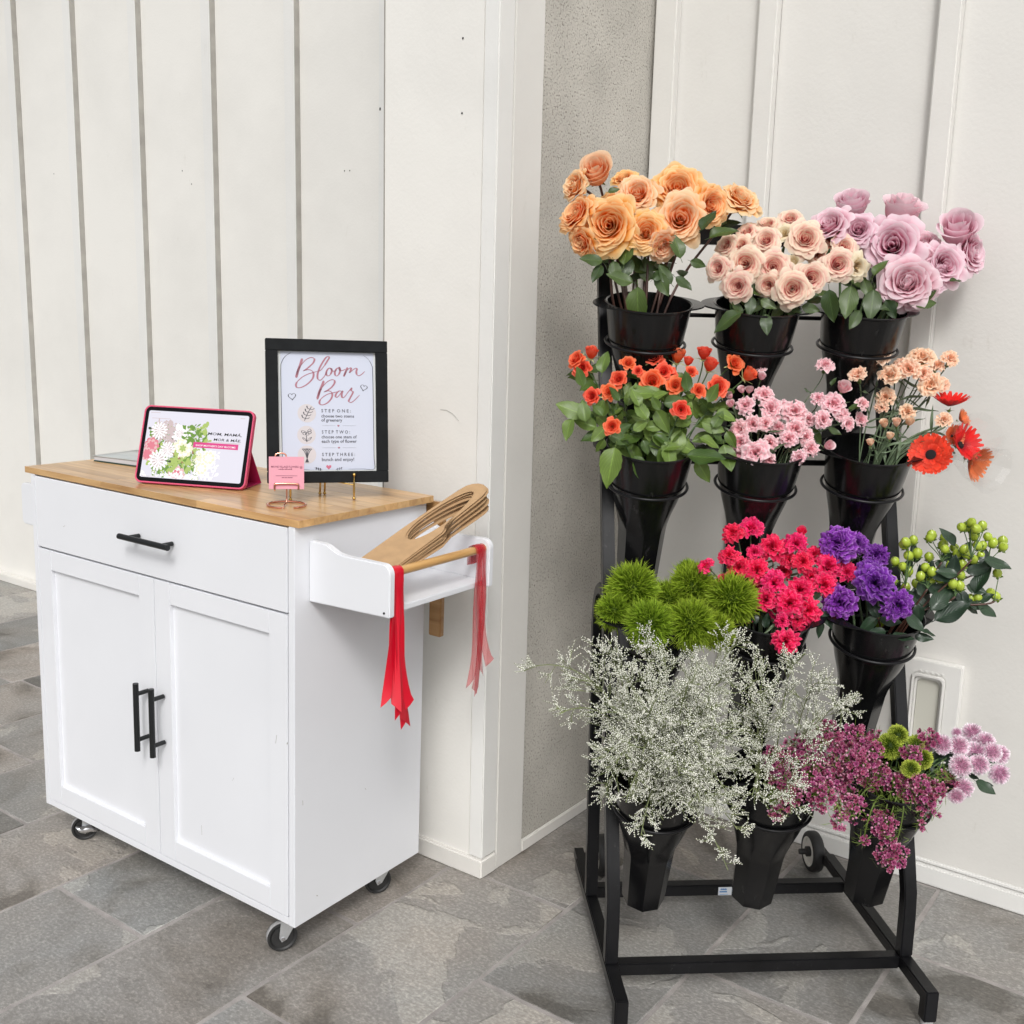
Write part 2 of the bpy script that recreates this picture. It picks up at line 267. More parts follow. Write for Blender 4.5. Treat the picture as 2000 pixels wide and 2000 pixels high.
def worn(m, sx, amt, thr):
    n = m.node_tree; b = n.nodes['Principled BSDF']; geo = N(n, 'ShaderNodeNewGeometry'); mp = N(n, 'ShaderNodeMapping'); mp.inputs['Scale'].default_value = sx; lk(n, geo.outputs['Position'], mp.inputs['Vector'])
    t = N(n, 'ShaderNodeTexNoise'); t.inputs['Scale'].default_value = 1; t.inputs['Detail'].default_value = 9; t.inputs['Roughness'].default_value = .75; lk(n, mp.outputs[0], t.inputs['Vector'])
    r = ramp(n, [(thr, (0, 0, 0)), (thr+.09, (1, 1, 1))]); lk(n, t.outputs['Fac'], r.inputs[0]); src = b.inputs['Base Color'].links[0].from_socket
    mx = N(n, 'ShaderNodeMixRGB'); ml = N(n, 'ShaderNodeMath', operation='MULTIPLY'); ml.inputs[1].default_value = amt; lk(n, r.outputs[0], ml.inputs[0]); lk(n, ml.outputs[0], mx.inputs[0]); lk(n, src, mx.inputs[1]); mx.inputs[2].default_value = (.30, .29, .28, 1); lk(n, mx.outputs[0], b.inputs['Base Color'])
    rr_ = N(n, 'ShaderNodeMapRange'); rr_.inputs[3].default_value = b.inputs['Roughness'].default_value*.8; rr_.inputs[4].default_value = b.inputs['Roughness'].default_value*1.7; lk(n, t.outputs['Fac'], rr_.inputs[0]); lk(n, rr_.outputs[0], b.inputs['Roughness'])
worn(M['plastic'], (45, 45, 14), .10, .60); worn(M['steel'], (50, 50, 50), .14, .62)
def screen_mat():
    m, n, b = new_mat('lit_screen'); b.inputs['Base Color'].default_value = (.05, .05, .05, 1); b.inputs['Roughness'].default_value = .15
    b.inputs['Emission Color'].default_value = (.80, .78, .88, 1); b.inputs['Emission Strength'].default_value = .85; return m
M['screen'] = screen_mat()
def screen_ink(name, col):
    m, n, b = new_mat(name); b.inputs['Base Color'].default_value = (*[c*.1 for c in col], 1); b.inputs['Roughness'].default_value = .15
    b.inputs['Emission Color'].default_value = (*col, 1); b.inputs['Emission Strength'].default_value = .85; return m
SC = dict(white=screen_ink('pixel_white', (.95, .92, .93)), blush=screen_ink('pixel_blush', (.80, .50, .50)), pink=screen_ink('pixel_pink', (.75, .22, .28)), green=screen_ink('pixel_green', (.16, .30, .05)), lime=screen_ink('pixel_lime', (.42, .55, .15)),
          dark=screen_ink('pixel_dark', (.05, .07, .03)), mauve=screen_ink('pixel_mauve', (.62, .50, .50)), banner=screen_ink('pixel_banner', (.72, .06, .25)), black=screen_ink('pixel_black', (.02, .02, .02)), cream=screen_ink('pixel_cream', (.88, .85, .62)), brown=screen_ink('pixel_brown', (.35, .18, .10)))

# ------------------------------------------------------------------ mesh helpers
class G:
    def __init__(s): s.v = []; s.f = []; s.c = []; s.n = 0
    def add(s, v, f, c=None):
        v = np.asarray(v, float); s.v.append(v); s.f += [tuple(i+s.n for i in q) for q in f]
        s.c.append(np.zeros((len(v), 3)) if c is None else np.asarray(c, float)); s.n += len(v)
    def box(s, x0, x1, y0, y1, z0, z1):
        v = [(x, y, z) for z in (z0, z1) for y in (y0, y1) for x in (x0, x1)]
        s.add(v, [(0, 2, 3, 1), (4, 5, 7, 6), (0, 1, 5, 4), (2, 6, 7, 3), (0, 4, 6, 2), (1, 3, 7, 5)])
    def prism(s, poly, o, a, b, n, h):
        """polygon in (a,b) at origin o, pushed along n by h"""
        o, a, b, n = [np.asarray(q, float) for q in (o, a, b, n)]
        k = len(poly); v = [o+a*p+b*q for p, q in poly]; v += [p+n*h for p in v]
        s.add(v, [tuple(range(k-1, -1, -1)), tuple(range(k, 2*k))]+[(i, (i+1) % k, k+(i+1) % k, k+i) for i in range(k)])
    def tube(s, pts, rad, n=8, cap=True, closed=False, c=None):
        P = np.asarray(pts, float); k = len(P); R = np.full(k, rad) if np.isscalar(rad) else np.asarray(rad, float)
        if closed: T = np.roll(P, -1, 0)-np.roll(P, 1, 0)
        else: T = np.gradient(P, axis=0)
        T /= np.linalg.norm(T, axis=1)[:, None]+1e-12
        ref = np.array([0, 0, 1.]) if abs(T[0][2]) < .9 else np.array([1., 0, 0])
        u = np.cross(T[0], ref); u /= np.linalg.norm(u); V = []
        a = np.arange(n)*2*np.pi/n
        for i in range(k):
            u = u-T[i]*(u @ T[i]); u /= np.linalg.norm(u)+1e-12; w_ = np.cross(T[i], u)
            V.append(P[i]+R[i]*(np.cos(a)[:, None]*u+np.sin(a)[:, None]*w_))
        V = np.concatenate(V); Fs = []
        for i in range(k if closed else k-1):
            i2 = (i+1) % k
            for j in range(n): Fs.append((i*n+j, i*n+(j+1) % n, i2*n+(j+1) % n, i2*n+j))
        if cap and not closed: Fs += [tuple(range(n-1, -1, -1)), tuple((k-1)*n+j for j in range(n))]
        s.add(V, Fs, None if c is None else np.tile(c, (len(V), 1)))
    def lathe(s, prof, n=32, o=(0, 0, 0), ax=(0, 0, 1), c=None):
        ax = np.asarray(ax, float); ax /= np.linalg.norm(ax); r = np.array([1., 0, 0]) if abs(ax[0]) < .9 else np.array([0, 1., 0])
        u = np.cross(ax, r); u /= np.linalg.norm(u); w_ = np.cross(ax, u); a = np.arange(n)*2*np.pi/n
        V = np.concatenate([np.asarray(o)+ax*z+q*(np.cos(a)[:, None]*u+np.sin(a)[:, None]*w_) for q, z in prof])
        k = len(prof); Fs = [(i*n+j, i*n+(j+1) % n, (i+1)*n+(j+1) % n, (i+1)*n+j) for i in range(k-1) for j in range(n)]
        s.add(V, Fs, None if c is None else np.tile(c, (len(V), 1)))
    def ball(s, o, r, n=10, sq=(1, 1, 1)):
        V = []; k = n//2
        for i in range(k+1):
            t = math.pi*i/k
            for j in range(n): V.append((o[0]+r*sq[0]*math.sin(t)*math.cos(2*math.pi*j/n), o[1]+r*sq[1]*math.sin(t)*math.sin(2*math.pi*j/n), o[2]-r*sq[2]*math.cos(t)))
        s.add(V, [(i*n+j, i*n+(j+1) % n, (i+1)*n+(j+1) % n, (i+1)*n+j) for i in range(k) for j in range(n)])
    def grid(s, V, c=None):
        V = np.asarray(V, float); a, b = V.shape[:2]
        s.add(V.reshape(-1, 3), [(i*b+j, i*b+j+1, (i+1)*b+j+1, (i+1)*b+j) for i in range(a-1) for j in range(b-1)], None if c is None else np.asarray(c).reshape(-1, 3))
    def mesh(s, name, mat, bev=0.0, smooth=30, seg=2):
        me = bpy.data.meshes.new(name); V = np.concatenate(s.v)
        me.from_pydata(V.tolist(), [], s.f); C = np.concatenate(s.c)
        if C.any():
            at = me.color_attributes.new('col', 'FLOAT_COLOR', 'POINT')
            at.data.foreach_set('color', np.concatenate([C, np.ones((len(C), 1))], 1).ravel())
        if bev:
            bm = bmesh.new(); bm.from_mesh(me); bmesh.ops.remove_doubles(bm, verts=bm.verts, dist=1e-6)
            ed = [e for e in bm.edges if len(e.link_faces) == 2 and e.calc_face_angle(0) > .5]
            bmesh.ops.bevel(bm, geom=ed, offset=bev, segments=seg, affect='EDGES', clamp_overlap=True); bm.to_mesh(me); bm.free()
        if mat: me.materials.append(mat)
        if smooth:
            me.polygons.foreach_set('use_smooth', [True]*len(me.polygons))
            if smooth < 180: me.set_sharp_from_angle(angle=math.radians(smooth))
        me.update(); return me

def link(name, me, parent=None, mw=None):
    o = bpy.data.objects.new(name, me); COL.objects.link(o)
    if parent is not None: o.parent = parent
    if mw is not None:
        if parent is not None: o.matrix_local = mw
        else: o.matrix_world = mw
    return o
def part(name, g, mat, parent=None, bev=0, smooth=30, mw=None, seg=2, kind=None):
    o = link(name, g.mesh(name, mat, bev, smooth, seg), parent, mw)
    if kind: o['kind'] = kind
    return o
def tag(o, label, cat, group=None):
    o['label'] = label; o['category'] = cat
    if group: o['group'] = group
    return o
def thing(name, label, cat, mw=None, group=None):
    o = bpy.data.objects.new(name, None); COL.objects.link(o); o.empty_display_size = .05
    if mw is not None: o.matrix_world = mw
    return tag(o, label, cat, group)
def TR(*p): return Matrix.Translation(Vector(p if len(p) == 3 else p[0]))
def smooth_pts(P, k=6):
    P = np.asarray(P, float); Q = np.vstack([2*P[0]-P[1], P, 2*P[-1]-P[-2]]); out = []
    for i in range(1, len(Q)-2):
        for t in np.linspace(0, 1, k, endpoint=False):
            a, b, c, d = Q[i-1], Q[i], Q[i+1], Q[i+2]
            out.append(.5*((2*b)+(-a+c)*t+(2*a-5*b+4*c-d)*t*t+(-a+3*b-3*c+d)*t**3))
    out.append(P[-1]); return np.array(out)
def bez(P, k=14):
    t = np.linspace(0, 1, k)[:, None]; a, b, c, d = [np.asarray(q, float) for q in P]
    return (1-t)**3*a+3*(1-t)**2*t*b+3*(1-t)*t*t*c+t**3*d
def text(s, mat, parent, mw, w_=None, h=None, name='lettering', shear=0):
    """built-in font lettering turned into a flat mesh, fitted to width w_ and height h"""
    cu = bpy.data.curves.new('t', 'FONT'); cu.body = s; cu.shear = shear; cu.offset = .012; cu.resolution_u = 2
    o = bpy.data.objects.new('t', cu); COL.objects.link(o); dg = bpy.context.evaluated_depsgraph_get()
    me = bpy.data.meshes.new_from_object(o.evaluated_get(dg)); bpy.data.objects.remove(o)
    V = np.empty(len(me.vertices)*3); me.vertices.foreach_get('co', V); V = V.reshape(-1, 3)
    V -= [V[:, 0].min(), V[:, 1].min(), 0]
    sx = w_/V[:, 0].max() if w_ else 1; sy = h/V[:, 1].max() if h else sx
    if not w_: sx = sy
    V *= [sx, sy, 1]; me.vertices.foreach_set('co', V.ravel()); me.materials.clear(); me.materials.append(mat); me.update()
    return link(name, me, parent, mw)

# ================================================================== THE SETTING
def struct(o): o['kind'] = 'structure'; return o
g = G(); g.box(-60, 60, -60, 60, -.30, -.03); struct(part('ground', g, M['ground']))
floor = struct(part('floor', (lambda q: (q.box(-5.3, 3.4, -2.6, 1.30, -.028, -.0012), q)[1])(G()), M['grout']))
xs = [-5.17, -4.83, -4.49, -4.15, -3.80, -3.44, -3.07, -2.68, -2.33, -1.975, -1.632, -1.30, -.965, -.638, -.322, -.012, .305, .62, .932, 1.243, 1.555, 1.867, 2.18, 2.49, 2.80, 3.11]
yref = {7: 1.12, 9: .525, 10: .188, 11: -.02, 12: .33, 13: -.132, 14: .176, 15: -.131, 16: .186, 17: .485, 18: .812, 19: .30, 20: .01}
rt = random.Random(5); tile_cache = {}
for i in range(len(xs)-1):
    y0 = yref.get(i, rt.uniform(-.2, .4)); y = y0-.63*5
    while y < 1.24:
        a, b = max(y, -2.58), min(y+.63, 1.285)
        if b-a > .06:
            L_, W_ = round(b-a-.009, 3), round(xs[i+1]-xs[i]-.009, 3)
            key = (W_, L_)
            if key not in tile_cache:
                q = G(); k = 9
                # slightly wavy riven outline
                e = []; rr = random.Random(len(tile_cache)*7+3)
                for (p, d, m_) in (((-W_/2, -L_/2), (1, 0), W_), ((W_/2, -L_/2), (0, 1), L_), ((W_/2, L_/2), (-1, 0), W_), ((-W_/2, L_/2), (0, -1), L_)):
                    for t in range(4):
                        f = t/4; wob = 0 if t == 0 else rr.uniform(-.0024, .0020)
                        e.append((p[0]+d[0]*m_*f-d[1]*wob, p[1]+d[1]*m_*f+d[0]*wob))
                q.prism(e, (0, 0, -.012), (1, 0, 0), (0, 1, 0), (0, 0, 1), .012)
                tile_cache[key] = q.mesh('stone_tile', M['stone'], .0018, 40, 1)
            o = link('stone_tile', tile_cache[key], floor, TR((xs[i]+xs[i+1])/2+rt.uniform(-.001, .001), (a+b)/2, rt.uniform(-.0008, .0008)))
        y += .63
q = G(); q.box(-5.4, 3.4, 1.0, 1.36, 2.86, 2.94); ce = struct(part('unseen_eave', q, M['unseen_eave']))  # unseen eave strip, its depth set to shade the wall tops

H = 2.86
def dots(parent, pts, y, r=.0022, name='nail_hole'):
    for (px, py) in pts:
        P = on_axis(px, py, 1, y); q = G(); q.lathe([(0, 0), (r, 0), (r, .0006)], 8, (P[0], y, P[2]), (0, -1, 0)); part(name, q, M['hole'], parent)
# left board and batten wall
LY = 1.225
lw = thing('board_and_batten_wall', 'cream board and batten wall of wide boards with dark edged battens behind the white cart', 'wall')
bx = [-1.303+.425*k for k in range(-9, 3)]           # right edges of the battens
bx = [b for b in bx if b < -.3]
edges = [-5.2]+bx+[-.236]
for a, b in zip(edges[:-1], edges[1:]):
    q = G(); q.box(a+.001, b-.001, LY, LY+.03, .0, H); part('wall_panel', q, M['wall'], lw)
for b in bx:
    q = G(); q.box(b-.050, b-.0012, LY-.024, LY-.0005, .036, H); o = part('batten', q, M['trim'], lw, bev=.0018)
    q = G(); q.box(b-.0010, b+.0006, LY-.0222, LY-.001, .037, H-.001); part('batten_side_shade', q, M['strip'], o)  # dark strip stands in for shade on the batten's right side
q = G(); q.box(-5.2, -.240, LY-.040, LY-.0005, .0005, .034); part('baseboard', q, M['base'], lw, bev=.003)
dots(lw, [(1212*.3313, 397*.3313), (1075*.3313, 1007*.3313), (1130*.3313, 1085*.3313), (854*.3313, 1466*.3313), (318*.3313, 1025*.3313), (1182*.5694, 586*.5694), (1200*.5694, 585*.5694)], LY-.0004)

# boxed pier that stands out from the wall
pw = thing('boxed_pier', 'cream painted wall end with scuffed baseboard standing out beside the cart', 'wall')
q = G(); q.box(-.236, .040, .490, LY-.001, .0, H); part('wall_panel', q, M['wall'], pw, bev=.002)
q = G(); q.box(-.262, -.2365, .520, LY-.003, .0, H); part('side_board', q, M['trim'], pw, bev=.002)
q = G(); q.box(.0405, .0785, .487, .540, .0475, H); part('corner_board', q, M['trim'], pw, bev=.0025)
q = G(); q.box(.0405, .080, .5405, .644, .0, H); part('return_board', q, M['wall_r'], pw, bev=.002)
q = G(); q.box(-.262, .0825, .480, .539, .0, .0465); q.box(-.262, -.2375, .5395, 1.18, .0005, .046); part('baseboard', q, M['base'], pw, bev=.004, seg=3)
dots(pw, [(1304*.5694, 372*.5694), (1304*.5694, 376*.5694), (1588*.5694, 131*.5694), (1585*.5694, 388*.5694)], .4895)
q = G(); pts = [on_axis(x, y, 1, .4893) for x, y in ((860, 800), (872, 801), (884, 808), (893, 818), (896, 822))]; q.tube(pts, .0005, 4); part('scuff', q, M['strip'], pw)
q = G(); q.box(-.262, .0802, .4875, .6442, H-.001, H); 
q = G(); q.box(-.2368, -.2352, .4885, .4935, .047, H); part('seam_shadow', q, M['strip'], pw, smooth=0)  # thin dark strip painted in as the shadow line of the joint
# stucco return
sw = thing('stucco_wall', 'grey beige pitted stucco wall between the cream pier and the panelled corner', 'wall')
q = G(); q.box(-.05, .0715, .6445, 1.16, .0, H); part('wall_panel', q, M['stucco'], sw, smooth=0)
q = G(); q.box(.0718, .081, .6448, 1.115, .0005, .030); part('baseboard', q, M['base'], sw, bev=.002)
# right panelled wall
RY_ = 1.133
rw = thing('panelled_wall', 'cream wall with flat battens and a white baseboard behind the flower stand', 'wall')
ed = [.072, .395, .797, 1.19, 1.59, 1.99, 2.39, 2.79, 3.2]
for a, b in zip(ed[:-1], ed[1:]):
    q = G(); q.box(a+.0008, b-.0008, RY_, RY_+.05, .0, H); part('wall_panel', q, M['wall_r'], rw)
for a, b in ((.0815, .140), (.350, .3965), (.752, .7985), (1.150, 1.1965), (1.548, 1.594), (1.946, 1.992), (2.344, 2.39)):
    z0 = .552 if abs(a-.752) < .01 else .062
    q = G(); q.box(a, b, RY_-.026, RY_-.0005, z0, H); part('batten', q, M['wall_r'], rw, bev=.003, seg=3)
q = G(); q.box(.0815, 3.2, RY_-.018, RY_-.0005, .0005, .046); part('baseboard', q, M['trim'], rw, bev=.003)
q = G(); q.box(.0815, 3.2, RY_-.008, RY_-.0005, .0475, .058); part('ledge', q, M['trim'], rw, bev=.003)
# pet door
pd = thing('pet_door', 'small cream pet door with rounded flap set low in the panelled wall behind the stand', 'pet door', TR(.873, RY_, .27))
def rrect(x0, x1, z0, z1, r, n=5, inw=0):
    P = []
    for cx_, cz_, a0 in ((x1-r, z0+r, -90), (x1-r, z1-r, 0), (x0+r, z1-r, 90), (x0+r, z0+r, 180)):
        for k in range(n+1):
            a = math.radians(a0+90*k/n); P.append((cx_+r*math.cos(a), cz_+r*math.sin(a)))
    return P
def ring(q, out, inn, y0, y1):
    """flat frame between two outlines with equal counts, thickness from y0 to y1"""
    n = len(out); V = [(x, y0, z) for x, z in out]+[(x, y0, z) for x, z in inn]+[(x, y1, z) for x, z in out]+[(x, y1, z) for x, z in inn]
    Fs = []
    for i in range(n):
        j = (i+1) % n; Fs += [(i, j, n+j, n+i), (2*n+i, 3*n+i, 3*n+j, 2*n+j), (i, 2*n+i, 2*n+j, j), (n+i, n+j, 3*n+j, 3*n+i)]
    q.add(V, Fs)
q = G(); ring(q, rrect(-.075, .061, 0, .266, .004), rrect(-.045, .028, .035, .236, .012), -.024, -.0005); part('frame', q, M['petdoor'], pd, bev=.002)
q = G(); ring(q, rrect(-.0448, .0278, .0352, .2358, .012), rrect(-.040, .022, .041, .229, .012), -.0295, -.010); part('inner_frame', q, M['petdoor'], pd, bev=.0015)
q = G(); ring(q, rrect(-.0395, .0215, .0415, .2285, .012), rrect(-.035, .016, .047, .222, .014), -.020, -.008); part('flap_rim', q, M['petdoor'], pd, bev=.0015)
q = G(); q.prism(rrect(-.0345, .0155, .0475, .2215, .014), (0, -.010, 0), (1, 0, 0), (0, 0, 1), (0, -1, 0), .004); part('flap', q, M['flap'], pd, bev=.001)
q = G()
for k in range(5): q.box(-.030+k*.012, -.024+k*.012, -.027, -.0245, .240, .2445)
part('hinge_lugs', q, M['petdoor'], pd, bev=.0008)

# ================================================================== THE CART
cart = thing('rolling_cart', 'white rolling kitchen cart with a drawer, two cupboard doors and a wooden top', 'cart', CART)
CT = CART
# worktop: staves glued side by side
wt = part('worktop', (lambda q: (q.box(-.8895, -.0005, .0005, .3895, .8872, .8992), q)[1])(G()), M['wood_x'], cart)
rs = random.Random(11)
nrow = 10; wd = .390/nrow
for r_ in range(nrow):
    x = -.890; 
    while x < -.001:
        l = rs.uniform(.18, .42); x2 = min(x+l, 0.0)
        if 0-x2 < .06: x2 = 0.0
        q = G(); y0 = r_*wd; q.box(x+.0001, x2-.0001, y0+.0001, y0+wd-.0001, .8862 if r_ in (0, nrow-1) else .8993, .9001)
        if r_ not in (0, nrow-1) and (x == -.890 or x2 == 0.0):
            q = G(); q.box(x+.0001, x2-.0001, y0+.0001, y0+wd-.0001, .8862, .9001)
        part('stave', q, M['wood_x'], wt, bev=.00035, seg=1)
        x = x2
XL, XR = -.868, -.0125
T = .016
q = G(); q.box(XL, XL+T, .0005, .382, .076, .8858); part('side_panel', q, M['cart'], cart, bev=.0012)
q = G(); q.box(XR-T, XR, .0005, .382, .076, .8858); part('side_panel', q, M['cart'], cart, bev=.0012)
q = G(); q.box(XL+T+.0003, XR-T-.0003, .0012, .3815, .0762, .092); part('bottom_panel', q, M['cart'], cart, bev=.0012)
q = G(); q.box(XL+T+.0003, XR-T-.0003, .372, .381, .0925, .8855); part('back_panel', q, M['cart'], cart)
q = G(); q.box(XL+T+.0003, XR-T-.0003, .022, .371, .708, .718); part('divider', q, M['cart_in'], cart)
def bar_handle(parent, A, B, out=(0, -1, 0)):
    A, B, out = [np.array(q_, float) for q_ in (A, B, out)]
    q = G(); q.tube([A, B], .0062, 16); d = (B-A)/np.linalg.norm(B-A); L = np.linalg.norm(B-A)
    for t in (.16, .84):
        p = A+d*L*t; q.tube([p, p-out*.030], .0048, 12)
    part('handle', q, M['blackmetal'], parent, smooth=50)
x0, x1 = XL+T+.0025, XR-T-.0025
dr = part('drawer_front', (lambda q: (q.box(x0, x1, -.0005, .017, .7195, .8825), q)[1])(G()), M['cart'], cart, bev=.0012)
bar_handle(dr, (-.493, -.034, .802), (-.334, -.034, .802))
xm = -.428
def door(a, b, hx):
    z0, z1 = .0945, .7155; s_ = .050; rl = .046
    d = part('door', (lambda q: (q.box(a+.006, b-.006, .0085, .016, z0+.006, z1-.006), q)[1])(G()), M['cart'], cart)
    q = G(); q.box(a, a+s_, -.0005, .0165, z0, z1); part('stile', q, M['cart'], d, bev=.0010)
    q = G(); q.box(b-s_, b, -.0005, .0165, z0, z1); part('stile', q, M['cart'], d, bev=.0010)
    q = G(); q.box(a+s_+.0004, b-s_-.0004, -.0003, .0163, z1-rl, z1-.0002); part('rail', q, M['cart'], d, bev=.0010)
    q = G(); q.box(a+s_+.0004, b-s_-.0004, -.0003, .0163, z0+.0002, z0+rl); part('rail', q, M['cart'], d, bev=.0010)
    bar_handle(d, (hx, -.034, .339), (hx, -.034, .490))
door(x0, xm-.0012, -.452); door(xm+.0012, x1, -.400)
for (xa, za, xb, zb_, r_) in ((-.060, .470, -.063, .452, .0005), (-.031, .462, -.0315, .459, .0009), (-.300, .200, -.299, .178, .0004), (-.745, .780, -.738, .783, .0004), (-.20, .33, -.196, .338, .0003)):
    q = G(); q.tube([(xa, -.0006+(.0091 if -.36 < xa < -.08 else 0), za), (xb, -.0006+(.0091 if -.36 < xa < -.08 else 0), zb_)], r_, 5); part('scuff', q, M['strip'], cart)
for (ya, za, yb, zb_, r_) in ((.060, .120, .063, .118, .0009), (.200, .30, .203, .296, .0004), (.310, .55, .311, .535, .0004), (.022, .34, .0225, .330, .0005)):
    q = G(); q.tube([(XR, ya, za), (XR, yb, zb_)], r_, 5); part('scuff', q, M['strip'], cart)
# side shelf on the right
prof = [(0, .738), (.200, .744), (.200, .820)]+[(.200-.018+.018*math.cos(a), .823+.018*math.sin(a)) for a in np.linspace(0, math.pi/2, 6)]+[(.090, .8405), (.072, .8425), (.058, .848), (.046, .8535), (.035, .8555), (0, .8555)]
def shelf(y0, name):
    q = G(); q.prism(prof, (XR+.0004, y0, 0), (1, 0, 0), (0, 0, 1), (0, 1, 0), .0145); return part(name, q, M['cart'], cart, bev=.0018)
shelf(.038, 'shelf_end'); shelf(.338, 'shelf_end')
q = G(); q.box(XR+.0004, XR+.189, .053, .3375, .7455, .7575); part('shelf_board', q, M['cart'], cart, bev=.0015)
q = G(); q.tube([(.172, .0530, .8215), (.172, .3375, .8215)], .0085, 20); part('towel_rail', q, M['dowel'], cart, smooth=60)
# towel holder on the left: two rounded ends and a rail
prl = [(0, .757), (-.060, .757)]+[(-.060+.012*math.cos(a), .769+.012*math.sin(a)) for a in np.linspace(-math.pi/2, -math.pi, 5)]+[(-.060+.012*math.cos(a), .843+.012*math.sin(a)) for a in np.linspace(math.pi, math.pi/2, 5)]+[(0, .856)]
for y in (.018, .330):
    q = G(); q.prism(prl, (XL-.0004, y, 0), (1, 0, 0), (0, 0, 1), (0, 1, 0), .0145); part('towel_holder_end', q, M['cart'], cart, bev=.0018)
q = G(); q.tube([(XL-.045, .033, .815), (XL-.045, .3295, .815)], .008, 14); part('towel_rail', q, M['dowel'], cart, smooth=60)
# drop leaf folded down behind, with its bracket
q = G(); q.box(-.862, .018, .398, .414, .8, .8855); part('drop_leaf', q, M['leafwood'], cart, bev=.002)
q = G(); q.prism(rrect(-.012, .021, .588, .80, .004), (0, .397, 0), (1, 0, 0), (0, 0, 1), (0, 1, 0), .014); part('leaf_bracket', q, M['leafwood'], cart, bev=.002)
q = G(); q.box(-.06, -.03, .3822, .3965, .80, .884); q.box(-.83, -.80, .3822, .3965, .80, .884); part('hinge', q, M['zinc'], cart)
q = G(); q.lathe([(0, .0), (.0022, 0), (.0022, .001)], 8, (.176, .0376, .752), (0, -1, 0)); part('cam_hole', q, M['hole'], cart)
# casters
CI = CART.inverted()
def caster(x, y, brake):
    """wheel on a swivel fork, in world metres so that it stands on the floor"""
    c = thing_c = bpy.data.objects.new('caster', None); COL.objects.link(c); c.parent = cart
    ax = np.array([.86, -.50, 0]); ax /= np.linalg.norm(ax); fw = np.array([-ax[1], ax[0], 0])  # fw: rolling direction
    R_ = .0305; C0 = np.array([x, y, R_])
    c.matrix_local = CI @ TR(x, y, 0); base = np.array([x, y, 0]); O_ = C0-base
    q = G(); q.lathe([(.014, -.0085), (.022, -.0085), (.0225, -.006), (.0265, -.0095), (.0295, -.0095), (R_, -.007), (R_, .007), (.0295, .0095), (.0265, .0095), (.0225, .006), (.022, .0085), (.014, .0085)], 40, O_, ax)
    wh = part('wheel', q, M['rubber'], c, smooth=40)
    q = G(); q.lathe([(R_-.0008, -.0072), (R_+.0002, -.006), (R_+.0002, .006), (R_-.0008, .0072)], 40, O_, ax); part('tread', q, M['rubber_g'], wh, smooth=60)
    q = G(); q.lathe([(0, -.0088), (.0145, -.0088), (.0145, .0088), (0, .0088)], 24, O_, ax); part('hub', q, M['rubber'], wh)
    top = .0745; q = G()
    off = fw*.016
    for s_ in (-1, 1):
        a0 = O_+ax*s_*.0125; b0 = np.array([0, 0, top])+off+ax*s_*.0125
        dn = (a0-b0); dn /= np.linalg.norm(dn); sd_ = np.cross(dn, ax); sd_ /= np.linalg.norm(sd_)
        poly = [b0-fw*.019, b0+fw*.019, a0+sd_*.008*1, a0+dn*.008, a0-sd_*.008]
        if np.dot(sd_, fw) < 0: poly = [b0-fw*.019, b0+fw*.019, a0-sd_*.008, a0+dn*.008, a0+sd_*.008]
        V = poly+[p+ax*s_*.0018 for p in poly]; n_ = 5
        q.add(V, [tuple(range(n_)), tuple(range(2*n_-1, n_-1, -1))]+[(i, (i+1) % n_, n_+(i+1) % n_, n_+i) for i in range(n_)])
    b0 = np.array([0, 0, top-.001])+off
    q.add([b0+fw*a*.019+ax*b*.0143+np.array([0, 0, z]) for z in (-.002, 0) for a in (-1, 1) for b in (-1, 1)], [(0, 1, 3, 2), (4, 6, 7, 5), (0, 2, 6, 4), (1, 5, 7, 3), (0, 4, 5, 1), (2, 3, 7, 6)])
    part('fork', q, M['zinc'], c)
    q = G(); q.tube([O_-ax*.0165, O_+ax*.0165], .0042, 6); q.lathe([(0, 0), (.017, 0), (.017, .004), (0, .004)], 20, np.array([0, 0, top-.0015])+off); part('axle', q, M['chrome'], c)
    if brake:
        q = G(); P = [O_+ax*.019+fw*a+np.array([0, 0, z]) for a, z in ((-.020, .012), (-.012, .004), (0, .001), (.012, .004), (.020, -.002), (.032, -.004))]
        V = []; 
        for p, h in zip(P, (.002, .007, .009, .008, .004, .003)): V += [p+np.array([0, 0, h])+ax*0, p-np.array([0, 0, h])+ax*.004]
        q.add(V, [(2*i, 2*i+1, 2*i+3, 2*i+2) for i in range(5)]); o = part('brake_lever', q, M['chrome'], c, smooth=60); md = o.modifiers.new('s', 'SOLIDIFY'); md.thickness = .002
    return c
caster(-.790, .030, True); caster(-.070, .018, False); caster(-.070, .297, False); caster(-.795, .310, False)

# ------------------------------------------------------------------ things on the cart
def cm(origin, xdir, ydir, zdir):
    o, a, b, c = origin, xdir, ydir, zdir
    return CT @ Matrix(((a[0], b[0], c[0], o[0]), (a[1], b[1], c[1], o[1]), (a[2], b[2], c[2], o[2]), (0, 0, 0, 1)))
# magazine
mgm = cm((-.927, .150, .9005), (.976, .217, 0), (-.217, .976, 0), (0, 0, 1))
mg = thing('magazine', 'thick magazine with a pale cover lying on the far left corner of the wooden top', 'magazine', CT @ TR(-.80, .165, .9005) @ Matrix.Rotation(.14, 4, 'Z'))
q = G(); q.box(-.06, .20, -.0, .19, .0, .0025); part('back_cover', q, M['magdark'], mg, bev=.0006)
q = G(); q.box(-.059, .198, .001, .188, .0027, .0135); part('pages', q, M['magpage'], mg, bev=.0008)
q = G(); V = np.array([[(x, y, .0138+.0015*math.sin((x+.06)*9)) for x in np.linspace(-.062, .201, 9)] for y in (-.001, .19)]); q.grid(V); o = part('front_cover', q, M['mag'], mg, smooth=60); md = o.modifiers.new('s', 'SOLIDIFY'); md.thickness = .0012
